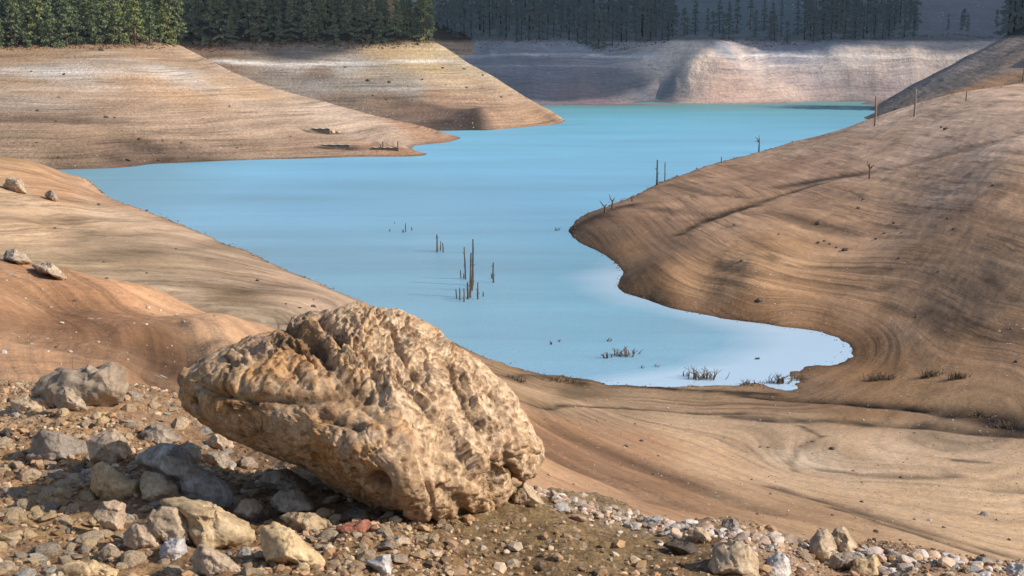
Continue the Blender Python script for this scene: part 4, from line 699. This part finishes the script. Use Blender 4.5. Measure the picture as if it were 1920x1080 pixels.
# single on the far soil
def soil_rock(px, py, w, mk, lab, group=None, name='bank_rock'):
    h = hit(px, py)
    if h is None: return
    o = put_stone(name, h, w / 2 / F * h[1], random.randrange(14), mk, .1); tag(o, lab, 'rock', group)
for px, py, w in [(1535, 456, 9), (1546, 453, 9), (1556, 459, 7), (1568, 465, 6), (1643, 449, 8), (1659, 438, 8), (1677, 419, 9), (1690, 438, 7), (1618, 375, 9), (1610, 391, 9), (1777, 411, 9), (1686, 485, 9), (1760, 510, 7), (1906, 680, 12), (1788, 430, 8), (1718, 595, 7), (1897, 617, 8), (1773, 243, 10), (1765, 240, 7), (1862, 348, 9), (1720, 330, 6), (1460, 440, 6), (1377, 423, 7), (1340, 512, 6), (1494, 655, 6)]:
    soil_rock(px, py, w, 'dark', 'small dark rock scattered on the long right bank', 'dark rocks scattered on the long right bank')
soil_rock(1585, 470, 16, 'dark', 'largest dark rock of the row on the long right bank'); soil_rock(1535, 421, 14, 'dark', 'dark rock with long shadow above the row of rocks on the right bank')
soil_rock(1423, 565, 15, 'dark', 'dark flat rock near the inlet shore on the right bank'); soil_rock(1391, 490, 10, 'dark', 'lone dark rock on the pale patch of the right bank')
for px, py, w in [(1847, 968, 20), (1870, 976, 9), (1715, 975, 11), (1742, 977, 11), (1643, 999, 14), (1616, 942, 9), (1446, 927, 10), (1559, 843, 13), (1523, 829, 8), (1441, 840, 8), (1425, 839, 7), (1600, 884, 8), (1690, 897, 10), (1688, 1014, 10), (1420, 965, 8), (1560, 967, 8), (1770, 990, 8), (1892, 1013, 8), (1030, 892, 10), (1075, 909, 6), (1105, 912, 6), (1114, 873, 7), (1202, 828, 11), (1175, 838, 12), (1234, 855, 6), (1170, 840, 8), (1224, 890, 7), (1410, 900, 6)]:
    soil_rock(px, py, w, random.choice(['dark', 'dark', 'gray']), 'small dark rock scattered on the pale sandy flat', 'dark rocks scattered on the pale sandy flat')
for px, py, w, mk in [(8, 662, 14, 'white'), (34, 633, 8, 'pale'), (60, 646, 9, 'pale'), (90, 660, 7, 'white'), (116, 607, 10, 'pale'), (95, 577, 11, 'gray'), (79, 544, 8, 'pale'), (140, 566, 10, 'dark'), (105, 652, 10, 'dark'), (132, 660, 9, 'white'), (12, 527, 9, 'pale'), (274, 609, 8, 'white'), (330, 592, 12, 'white'), (345, 604, 7, 'pale'), (278, 578, 10, 'white'), (300, 583, 8, 'pale'), (240, 675, 6, 'white'), (88, 636, 8, 'pale'), (185, 642, 6, 'white')]:
    soil_rock(px, py, w, mk, 'small %s rock on the reddish slope left of the boulder' % ADJ[mk], 'small %s rocks on the reddish slope' % ADJ[mk])
for px, py, w in [(103, 429, 7), (483, 527, 10), (536, 571, 8), (562, 578, 8), (588, 576, 10), (588, 563, 6), (275, 396, 8), (185, 385, 9), (275, 513, 7), (200, 523, 8), (195, 492, 9), (330, 467, 5)]:
    soil_rock(px, py, w, 'dark', 'small dark rock scattered on the left shore', 'dark rocks scattered on the left shore')
for px, py, w in [(72, 208, 9), (110, 183, 8), (58, 135, 8), (120, 140, 8), (190, 95, 14), (105, 228, 7), (200, 220, 12), (215, 222, 9), (228, 246, 8), (262, 262, 14), (275, 270, 12), (305, 265, 10), (385, 262, 7), (375, 278, 7), (430, 200, 7), (110, 296, 9), (70, 268, 8), (240, 302, 14), (355, 296, 9), (298, 301, 9), (445, 278, 9), (545, 256, 6), (340, 268, 7), (268, 284, 7), (380, 223, 6), (198, 236, 6)]:
    soil_rock(px, py, w * .8, 'dark', 'small dark rock or stump on the sunlit left bank', 'dark rocks on the sunlit left bank')
for px, py, w in [(830, 128, 7), (870, 130, 8), (905, 142, 6), (792, 150, 6), (875, 165, 6), (663, 157, 7), (690, 152, 10), (730, 155, 9), (765, 163, 6), (725, 188, 7), (835, 160, 5), (940, 183, 6), (648, 127, 7), (700, 180, 7)]:
    soil_rock(px, py, w, 'dark', 'small dark rock on the pointed middle bank', 'dark rocks on the pointed middle bank')
TM("bank rocks")
def wood_mat(name, a, b):
    m = NT(name); m.lk(m.ramp(m.noise(m.pos(scale=(3, 3, .6)), 1.5, 5, .6), [(.3, a), (.7, b)]), m.b.inputs['Base Color']); return m.m
m_wood = wood_mat('dead_wood', (.05, .038, .03), (.17, .13, .1)); m_pale = wood_mat('bleached_wood', (.16, .12, .09), (.36, .28, .21)); m_twig = wood_mat('dry_twig', (.07, .045, .03), (.2, .14, .09))
def tube(chain, rad, n=6):
    V = []; Fc = []; ch = [np.array(c, float) for c in chain]
    for i, c in enumerate(ch):
        t = ch[min(i + 1, len(ch) - 1)] - ch[max(i - 1, 0)]; t /= np.linalg.norm(t) + 1e-9; a = np.cross(t, [0.3, 1, .2]); a /= np.linalg.norm(a) + 1e-9; b = np.cross(t, a)
        for k in range(n): V.append(c + rad[i] * (math.cos(6.283 * k / n) * a + math.sin(6.283 * k / n) * b))
    for i in range(len(ch) - 1):
        for k in range(n): Fc.append([i * n + k, i * n + (k + 1) % n, (i + 1) * n + (k + 1) % n, (i + 1) * n + k])
    m_ = len(V); V.append(ch[-1] + 0 * ch[-1]); Fc += [[(len(ch) - 1) * n + k, (len(ch) - 1) * n + (k + 1) % n, m_, m_] for k in range(0)]
    return np.array(V[:-1]), np.array(Fc)
def tubes(name, L, mat, parent=None):
    V = []; Fc = []; o = 0
    for ch, rd in L:
        v, f = tube(ch, rd); V.append(v); Fc.append(f + o); o += len(v)
    return link(name, mesh_np(name, np.concatenate(V), np.concatenate(Fc), True, None, [mat]), parent)
def post(px, py, hpx, wpx, lab, group=None, lean=0, mat=None, water=True, name='dead_tree', cat='dead tree'):
    b = Pz(px, py, 0) if water else hit(px, py)
    h = hpx / F * b[1]; r = wpx / 2 / F * b[1]; ch = []; rd = []
    x = 0
    for i in range(7):
        t = i / 6; x += random.uniform(-.12, .12) * r * 2; ch.append((x + lean * t * h, 0, -.8 + t * (h + .8))); rd.append(r * (1.1 - .45 * t) * random.uniform(.85, 1.15))
    ch.append((x + lean * h, 0, h + r * .5)); rd.append(r * .15)
    L = [(ch, rd)]
    if hpx > 28:
        for k in range(2):
            i = random.randint(3, 5); c = np.array(ch[i]); s = random.choice((-1, 1)); L.append(([c, c + np.array([s * r * 2.2, 0, r * 1.6])], [r * .4, r * .15]))
    o = tubes(name, L, mat or m_wood); o.location = b; tag(o, lab, cat, group); return o
G1 = 'short snags in the middle cluster in the water'
post(887, 535, 88, 4.2, 'tallest dead trunk standing in the water', lean=.02); post(873, 524, 62, 3.6, 'tall thin dead trunk just left of the tallest one', lean=-.04)
post(926, 530, 38, 4, 'single dark dead trunk standing apart on the right of the cluster')
post(882, 558, 86, 4.5, 'thick rough dead trunk in front of the tallest one', lean=.03); post(896, 561, 32, 3.6, 'short straight snag right of the thick trunk')
post(906, 556, 9, 3, 'tiny stub at the right end of the snag cluster'); post(922, 522, 9, 3, 'tiny stub beside the single dark trunk')
for px, py, h_, w_ in [(857, 560, 18, 2.8), (863, 563, 24, 3.6), (870, 566, 26, 3), (866, 522, 16, 3.2), (870, 522, 9, 3), (877, 561, 32, 5), (884, 545, 45, 4)]:
    post(px, py, h_, w_, 'short snag among the cluster in the middle of the lake', G1, lean=random.uniform(-.08, .08))
for px, py, h_, w_ in [(819, 473, 34, 3), (821, 471, 31, 3), (825, 470, 18, 2.6), (831, 473, 18, 3)]: post(px, py, h_, w_, 'dead trunk of the small group left of the tall snags', 'dead trunks of the small group in the lake', lean=random.uniform(-.1, .08))
for px, py, h_, w_ in [(731, 434, 4, 3), (739, 420, 3, 2), (755, 436, 5, 4), (760, 435, 17, 2.2), (772, 432, 6, 2.6)]: post(px, py, h_, w_, 'tiny snag of the farthest group in the lake', 'tiny snags of the farthest group in the lake', lean=random.uniform(-.1, .1))
post(1232, 347, 47, 4, 'tall bare post on the tip of the right bank', mat=m_wood, water=False); post(1246, 340, 36, 2.2, 'thin bare post beside the tall post on the right bank', water=False)
post(1353, 306, 12, 2, 'tiny bare stem at the edge of the right bank', water=False); post(1641, 236, 55, 4.5, 'bleached tall post where the right bank meets the shade', mat=m_pale, water=False)
post(1714, 219, 50, 4.2, 'bleached tall post high on the right bank', mat=m_pale, water=False); post(1811, 190, 18, 2.2, 'small thin post on the crest of the right bank', water=False); post(1918, 152, 22, 4, 'bleached post at the far right crest', mat=m_pale, water=False)
def snag(px, py, hpx, wpx, arms, lab, mat=m_wood, water=False):
    b = Pz(px, py, 0) if water else hit(px, py); k = b[1] / F; o = bpy.data.objects.new('dead_sapling', None); C.objects.link(o); o.location = b; tag(o, lab, 'dead sapling')
    tubes('trunk', [([(0, 0, -.6), (0, 0, hpx * k * .3), (.3 * k, 0, hpx * .65 * k)], [wpx * k * .5, wpx * k * .45, wpx * k * .35])], mat, o)
    for x, z, x2, z2 in arms: tubes('branch', [([(.3 * k, 0, hpx * .6 * k), (x * k, 0, z * k), (x2 * k, 0, z2 * k)], [wpx * k * .35, wpx * k * .28, wpx * k * .1])], mat, o)
snag(1423, 286, 32, 3, [(-3, 25, -8, 30), (0, 24, -1, 33), (-5, 22, -7, 20)], 'forked dead sapling at the waterline of the right bank')
snag(1630, 335, 32, 3.4, [(-3, 24, -5, 34), (5, 24, 9, 26), (-1, 26, 1, 30), (4, 20, 5, 23)], 'forked dead sapling alone on the open right bank')
snag(1148, 392, 26, 4, [(-3, 18, -6, 28), (2, 17, 4, 22)], 'crooked dead stem leaning at the point of the right bank'); snag(1134, 400, 22, 4, [(-4, 16, -10, 24), (1, 14, 4, 18)], 'low crooked stem left of the other at the point')
snag(1185, 378, 9, 3, [(-2, 7, -4, 9)], 'small stub on the ridge near the point'); snag(1102, 408, 7, 2, [(-1, 5, -3, 7)], 'faint tiny stub at the tip of the point')
def brush(px, py, wpx, hpx, n, lab, water=True, wd=1.3, flat=.2, cat='dead branches', name='dead_branches', mat=None):
    b = Pz(px, py, 0) if water else hit(px, py); k = b[1] / F; L = []
    for _ in range(n):
        x = random.gauss(0, .5) * wpx * .5; y = random.uniform(-1, 1) * wpx * .3; a = random.uniform(-1.1, 1.1); ln = hpx * random.uniform(.35, 1.0)
        p0 = np.array([x, y, -3.]); p1 = np.array([x + math.sin(a) * ln * .5, y + random.uniform(-3, 3), ln * .5 * math.cos(a) + 1]); p2 = p1 + np.array([math.sin(a + random.uniform(-.8, .8)) * ln * .5, random.uniform(-3, 3), ln * .5 * random.uniform(flat, 1)])
        L.append(([p0 * k, p1 * k, p2 * k], [wd * k * .5, wd * k * .42, wd * k * .15]))
        if random.random() < .6: q = p1 + np.array([random.uniform(-.5, .5) * ln, 0, ln * .3]); L.append(([p1 * k, q * k], [wd * k * .35, wd * k * .12]))
    xs_ = [l[0][0][0] for l in L]; L.append(([(min(xs_), 0, -3 * k), (0, 0, -2.6 * k), (max(xs_), 0, -3 * k)], [wd * k] * 3))  # sunken tube added to join the loose branches
    for l in L[:-1]: L.append(([l[0][0] + np.array([0, 0, 0.]), (l[0][0][0], 0, -2.8 * k)], [wd * k * .4] * 2))
    o = tubes(name, L, mat or m_twig); o.location = b; tag(o, lab, cat); return o
brush(1170, 668, 42, 22, 18, 'tangle of dark branches poking from the inlet water', wd=1.9); brush(1137, 672, 8, 16, 5, 'narrow bunch of sticks left of the inlet tangle', wd=2.2); brush(1140, 640, 8, 8, 4, 'small bunch of sticks beyond the inlet tangle', wd=1.5)
brush(1192, 664, 10, 14, 3, 'thin bent twigs right of the inlet tangle'); brush(1204, 690, 12, 9, 4, 'faint low twigs below the inlet tangle', wd=1.1); brush(1230, 688, 12, 8, 5, 'faint low twigs in open inlet water', wd=1.1)
brush(1035, 646, 4, 12, 3, 'pair of short sticks left in the inlet water', wd=2); brush(1048, 640, 5, 5, 3, 'tiny stub beside the pair of short sticks', wd=1.6)
brush(1318, 710, 58, 32, 34, 'bushy dead branches standing in the bright inlet water', wd=1.5); brush(1288, 705, 20, 14, 8, 'sparse twigs left of the bushy branches', wd=1.2)
brush(1405, 722, 50, 12, 26, 'low brown tuft of twigs at the inlet shore', wd=1.4, cat='twigs'); brush(1462, 718, 40, 24, 30, 'dark dry shrub at the end of the inlet', wd=1.6); brush(1495, 712, 36, 14, 16, 'ragged twigs along the inlet mud', wd=1.4)
brush(1082, 718, 14, 16, 8, 'thin twigs at the near shore left of the inlet', wd=1.2, water=False); brush(1040, 712, 60, 9, 40, 'low dark brush along the near shore', wd=1.5, water=False)
brush(965, 712, 50, 9, 26, 'low brown brush just right of the boulder top', wd=1.4, water=False)
for px, py, w, lab in [(1655, 712, 46, 'leftmost low brush mound beyond the inlet mud'), (1745, 706, 40, 'taller brush mound in the middle beyond the inlet mud'), (1800, 710, 30, 'small brush mound right of the taller one'), (1890, 800, 80, 'wide dark root tangle at the right edge of the flat'), (1840, 782, 50, 'low root tangle left of the wide one')]:
    brush(px, py, w, 17, 60, lab, water=False, wd=1.4, cat='brush', name='brush_mound')
brush(1042, 432, 16, 9, 4, 'faint floating sticks off the right point', wd=1.4)
brush(502, 975, 46, 42, 26, 'small dry twiggy plant between the pinkish stones', water=False, wd=1.6, cat='dry plant', name='dry_plant')
o = put_stone('rock', Pz(1420, 673, 0), .27, 4, 'dark', .3); tag(o, 'small dark rock breaking the bright inlet water', 'rock')
# remains of walls on the left bank
def ruin(px, py, wpx, hpx, lab, posts=()):
    b = hit(px, py, [left]); k = b[1] / F; o = bpy.data.objects.new('ruined_wall', None); C.objects.link(o); o.location = b; tag(o, lab, 'ruined wall')
    nx = 26; V = []; Fc = []
    for i in range(nx):
        t = i / (nx - 1); x = (t - .5) * wpx * k; h = hpx * k * (1 + .12 * math.sin(i * .9)); j = random.uniform(-.01, .01)
        V += [(x, -.4 + j, -.8), (x, -.35 + j, h), (x, .5 + j, h * .95), (x, .6 + j, -.8)]
    for i in range(nx - 1):
        for a in range(3): Fc.append([i * 4 + a, i * 4 + a + 1, i * 4 + a + 5, i * 4 + a + 4])
    Fc += [[0, 1, 2, 3], [(nx - 1) * 4 + 3, (nx - 1) * 4 + 2, (nx - 1) * 4 + 1, (nx - 1) * 4]]
    link('wall', mesh_np('wall', V, Fc, False, None, [RM['dark']]), o)
    cap = np.array(V); cap = link('coping', mesh_np('coping', np.concatenate([np.array(V).reshape(nx, 4, 3)[:, 1] + [0, -.12, .02], np.array(V).reshape(nx, 4, 3)[:, 2] + [0, 0, .12]]), [[i, i + 1, nx + i + 1, nx + i] for i in range(nx - 1)], False, None, [RM['pale']]), o)
    for x, h in posts: tubes('post', [([(x * k, 0, 0), (x * k, 0, h * k)], [1.4 * k, 1.1 * k])], m_wood, o)
ruin(722, 282, 50, 5.5, 'low ruined wall with pale coping and posts near the spit', [(24, 17), (-4, 16), (-8, 11)]); ruin(628, 275, 54, 3.6, 'long low ruined wall in the middle of the left bank'); ruin(595, 246, 46, 5, 'dark ruined wall with two pale blocks at its end'); 
for px, lab in ((624, 'left pale block at the end of the dark ruined wall'), (634, 'right pale block at the end of the dark ruined wall')):
    b = hit(px, 249, [left]); o = put_stone('stone_block', b, .75, 5 if px < 630 else 8, 'ochre', 0); tag(o, lab, 'block')
TM("wood")
def leaf_mat(name, a, b, haze=0):
    m = NT(name); oi = m.n('ShaderNodeObjectInfo'); c = m.ramp(m.noise(m.pos(), .45, 4, .6), [(.3, a), (.7, b)])
    c = m.mix(c, m.ramp(oi.outputs['Random'], [(0, (.7, .75, .7)), (.5, (1, 1, 1)), (1, (1.3, 1.2, .85))])); m.lk(c, m.b.inputs['Base Color'])
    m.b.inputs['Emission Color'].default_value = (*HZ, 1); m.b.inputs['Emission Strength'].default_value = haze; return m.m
m_bark = wood_mat('pine_bark', (.06, .045, .035), (.14, .1, .075))
def crown_mesh(seed, h, r, mat, z0=.12, n=950, pw=.8):
    g = np.random.default_rng(seed); V = []; nb = 46; br = []
    for _ in range(nb):
        t = g.random() ** .9; a = g.uniform(0, 6.28); R = r * (1 - t) ** pw * g.uniform(.75, 1.1) + .15; br.append((t, a, R))
    pts = []
    for i in range(n):
        t, a, R = br[i % nb]; s = g.random() ** .6; z = h * (z0 + (1 - z0) * t) - .12 * R * s * 2 + g.normal(0, .16)
        pts.append((math.cos(a) * R * s + g.normal(0, .2), math.sin(a) * R * s + g.normal(0, .2), z))
    pts = np.array(pts); d = g.normal(size=(n, 3)); d[:, 2] = np.abs(d[:, 2]) * .8; d /= np.linalg.norm(d, axis=1, keepdims=True); e = np.cross(d, g.normal(size=(n, 3))); e /= np.linalg.norm(e, axis=1, keepdims=True)
    s = g.uniform(.25, .55, (n, 1)); V = np.stack([pts - e * s * .5, pts + e * s * .5, pts + d * s * 1.3], 1).reshape(-1, 3); Fc = np.arange(n * 3).reshape(n, 3)
    return mesh_np('crown', V, Fc, False, None, [mat])
def trunk_mesh(seed, h):
    random.seed(seed); ch = [(0, 0, -1)]; rd = [.26]
    for i in range(1, 6): ch.append((random.uniform(-.12, .12), random.uniform(-.12, .12), h * i / 5 * .95)); rd.append(.24 * (1 - i / 5.6))
    L = [(ch, rd)]
    for k in range(5):
        z = h * (.12 + .12 * k); a = k * 2.3; L.append(([(0, 0, z), (math.cos(a) * 1.3, math.sin(a) * 1.3, z + .3)], [.07, .02]))
    V = []; Fc = []; o = 0
    for c_, r_ in L: v, f = tube(c_, r_, 6); V.append(v); Fc.append(f + o); o += len(v)
    return mesh_np('trunk', np.concatenate(V), np.concatenate(Fc), True, None, [m_bark])
TV = {}
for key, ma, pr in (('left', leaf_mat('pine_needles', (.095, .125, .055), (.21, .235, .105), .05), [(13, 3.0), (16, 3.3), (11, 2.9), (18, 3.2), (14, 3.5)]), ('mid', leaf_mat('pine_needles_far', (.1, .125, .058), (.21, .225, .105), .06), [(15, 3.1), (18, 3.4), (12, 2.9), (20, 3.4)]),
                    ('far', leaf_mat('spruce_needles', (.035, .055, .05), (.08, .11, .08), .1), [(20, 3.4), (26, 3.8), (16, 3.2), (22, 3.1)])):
    TV[key] = [(crown_mesh(hash_ := 300 + 10 * len(TV) + i, h, r, ma, .02 if key != 'far' else .02, 2600, .6), trunk_mesh(i, h)) for i, (h, r) in enumerate(pr)]
random.seed(11)
def tree(key, x, y, z, sc, name, lab, cat, group):
    k = random.randrange(len(TV[key])); o = bpy.data.objects.new(name, None); C.objects.link(o); o.location = (x, y, z); o.rotation_euler = (0, 0, random.uniform(0, 6.28)); o.scale = (sc * random.uniform(.9, 1.15),) * 2 + (sc,)
    tag(o, lab, cat, group); c = link('crown', TV[key][k][0], o); t = link('trunk', TV[key][k][1], o); return o
def forest(sh, key, p0, p1, rows, step, rim, name, lab, cat, group, sc=(.85, 1.15), cut=None, keep=1):
    n = 0
    for r in range(rows):
        px = p0 + (r % 2) * step * .5
        while px < p1:
            q = px + random.uniform(-.35, .35) * step; px += step; d = rim(q) + 1.5 + r * 7.5 + random.uniform(-1.5, 2.0)
            if cut and q > cut(r): continue
            if random.random() > keep: continue
            x = (q - 960) / F * d; z = float(sh.z(x, d)[0])
            if z < 15: continue
            tree(key, x, d, z, random.uniform(*sc), name, lab, cat, group); n += 1
    return n
nl = forest(left, 'left', -60, 345, 4, 25, lambda p: np.interp(p, [-300, 0, 200, 300, 345], [402, 402, 408, 420, 432]), 'pine_tree', 'sunlit green pine in the grove above the left bank', 'pine tree', 'green pines above the left bank', (.7, 1.25), cut=lambda r: 342 - r * 14)
nm = forest(middle, 'mid', 330, 822, 4, 23, lambda p: np.interp(p, [200, 600, 700, 780, 820], [510, 512, 514, 518, 522]), 'pine_tree', 'pine in the wood above the pointed middle bank', 'pine tree', 'pines above the middle bank', (.7, 1.25), cut=lambda r: 818 - r * 10)
nf = forest(far, 'far', 800, 1262, 4, 15, lambda p: 694 + 3 * math.sin(p / 23), 'conifer', 'dark bluish conifer in the shaded wood above the far bank', 'conifer', 'dark conifers above the far bank', (.7, 1.35))
nf += forest(far, 'far', 1262, 1500, 2, 21, lambda p: 694 + 4 * math.sin(p / 17), 'conifer', 'conifer of the thin wood above the sunlit spur', 'conifer', 'conifers above the sunlit spur', (.5, .95), keep=.85)
nf += forest(far, 'far', 1500, 1705, 4, 18, lambda p: 692, 'conifer', 'conifer in the dense clump above the right end of the far bank', 'conifer', 'conifers above the right end of the far bank', (.75, 1.2))
nf += forest(far, 'far', 1705, 1860, 2, 26, lambda p: 702, 'conifer', 'sparse conifer on the rocky slope at far right', 'conifer', 'sparse conifers on the rocky slope', (.35, .6), keep=.45)
ne = forest(right_far, 'far', 1872, 1965, 4, 20, lambda p: np.interp(p, [1860, 1930], [574, 560]) , 'conifer', 'black shaded conifer above the steep bank at far right', 'conifer', 'shaded conifers above the steep bank', (1.1, 1.5))
print('TREES', nl, nm, nf, ne)
# dark flotsam along the waterline
def wpos(n, r_):
    pl = [Pz(a, b, 0)[:2] for k_, a, b in [q for q in SL if q[0] == 's']][:48]; out = []
    while len(out) < n:
        i_ = r_.integers(len(pl) - 1); t_ = r_.random(); q = pl[i_] * (1 - t_) + pl[i_ + 1] * t_
        if np.hypot(*(pl[i_] - pl[i_ + 1])) > 60 or r_.random() > 60 / q[1]: continue
        for _ in range(r_.integers(1, 6)):
            w_ = q + r_.normal(0, .5, 2) * np.array([1, 1.6]); z_ = float(shore.z(w_[0], w_[1])[0])
            if -.25 < z_ < .5: out.append(np.array([w_[0], w_[1], max(z_, -.03)]))
    return out
scatter_gravel('flotsam', 900, wpos, lambda p, r: float(p[1] / F * np.clip(r.lognormal(.3, .4), .6, 2.6)), [(90, 70, 52), (110, 86, 64), (70, 54, 42), (150, 120, 92)], 'dark stones and flotsam along the waterline', 1)
# reddish undergrowth along the rims
def upos(sh, p0, p1, rim, spread):
    def f(n, r_):
        px = r_.uniform(p0, p1, n); d = np.array([rim(q) for q in px]) + r_.uniform(-2, spread, n); x = (px - 960) / F * d; return np.stack([x, d, sh.z(x, d)], 1)
    return f
m = NT('undergrowth_leaf'); c = m.mix(m.col(), m.ramp(m.noise(m.pos(), 1.2, 4, .7), [(.3, .5), (.7, 1.2)])); m.lk(c, m.b.inputs['Base Color']); m_grav = m.m
for nm_, sh, a, b, rm, lab in (('undergrowth', left, -60, 342, lambda p: np.interp(p, [-300, 0, 200, 300, 345], [401, 401, 407, 419, 430]), 'brownish red undergrowth at the foot of the left pines'), ('undergrowth', middle, 340, 820, lambda p: np.interp(p, [200, 600, 700, 780, 820], [509, 511, 513, 517, 520]), 'reddish undergrowth at the foot of the middle pines'), ('undergrowth', far, 850, 1850, lambda p: 690, 'dull scrub along the rim of the far bank')):
    scatter_gravel(nm_, 700 + int(a + 60) // 2, upos(sh, a, b, rm, 7), lambda p, r: float(r.uniform(.15, .5)), [(150, 112, 92), (165, 118, 102), (130, 120, 86), (170, 145, 116), (145, 105, 98)] if sh is not far else [(130, 124, 126), (150, 130, 128), (110, 116, 114)], lab, 1)
TM("trees")
# sun, and unseen clouds added to shade the far banks and woods
SUN_EL, SUN_AZ = math.radians(34), math.radians(-17)   # azimuth measured from +x towards +y (to the right, a little behind)
sd = np.array([math.cos(SUN_EL) * math.cos(SUN_AZ), math.cos(SUN_EL) * math.sin(SUN_AZ), math.sin(SUN_EL)])
su = bpy.data.lights.new('sun', 'SUN'); su.energy = 5.0; su.angle = math.radians(.5); su.color = (1, .93, .83); so = bpy.data.objects.new('sun', su); C.objects.link(so)
from mathutils import Vector
so.rotation_euler = Vector(sd).to_track_quat('Z', 'Y').to_euler()
m = NT('shadowcaster_white'); m.b.inputs['Base Color'].default_value = (.85, .87, .9, 1)
for lab, tx, ty, rx, ry in (('white lumpy cloud added out of frame to shade the left of the far bank', 2, 690, 78, 62), ('long white cloud added out of frame to shade the far conifers', 175, 752, 150, 64), ('small white cloud added out of frame to shade the pines of the middle bank', -108, 556, 50, 42)):
    v, f = ico(5); v = v * (1 + .35 * fbm(v * 1.3 + tx, 4, 88))[:, None] * np.array([rx * 1.0, ry, 24]); o = link('shadowcaster', mesh_np('shadowcaster', v, f, True, None, [m.m])); o.location = Vector((tx, ty, 15)) + Vector(sd) * 600; tag(o, lab, 'shadowcaster')
w = bpy.data.worlds.new('World'); S.world = w; w.use_nodes = True; nt = w.node_tree; bg = nt.nodes['Background']; sky = nt.nodes.new('ShaderNodeTexSky'); sky.sky_type = 'NISHITA'; sky.sun_disc = False
sky.sun_elevation = SUN_EL; sky.sun_rotation = math.atan2(sd[0], sd[1]); sky.air_density = 1.0; sky.dust_density = 1.0; nt.links.new(sky.outputs[0], bg.inputs[0]); bg.inputs[1].default_value = .15
S.view_settings.view_transform = 'Standard'; S.view_settings.look = 'None'; S.view_settings.exposure = 0; S.render.engine = 'CYCLES'
S.cycles.use_denoising = True; S.cycles.max_bounces = 5; S.cycles.diffuse_bounces = 3; S.render.filter_size = 1.7 if hasattr(S.render, 'filter_size') else 1.5
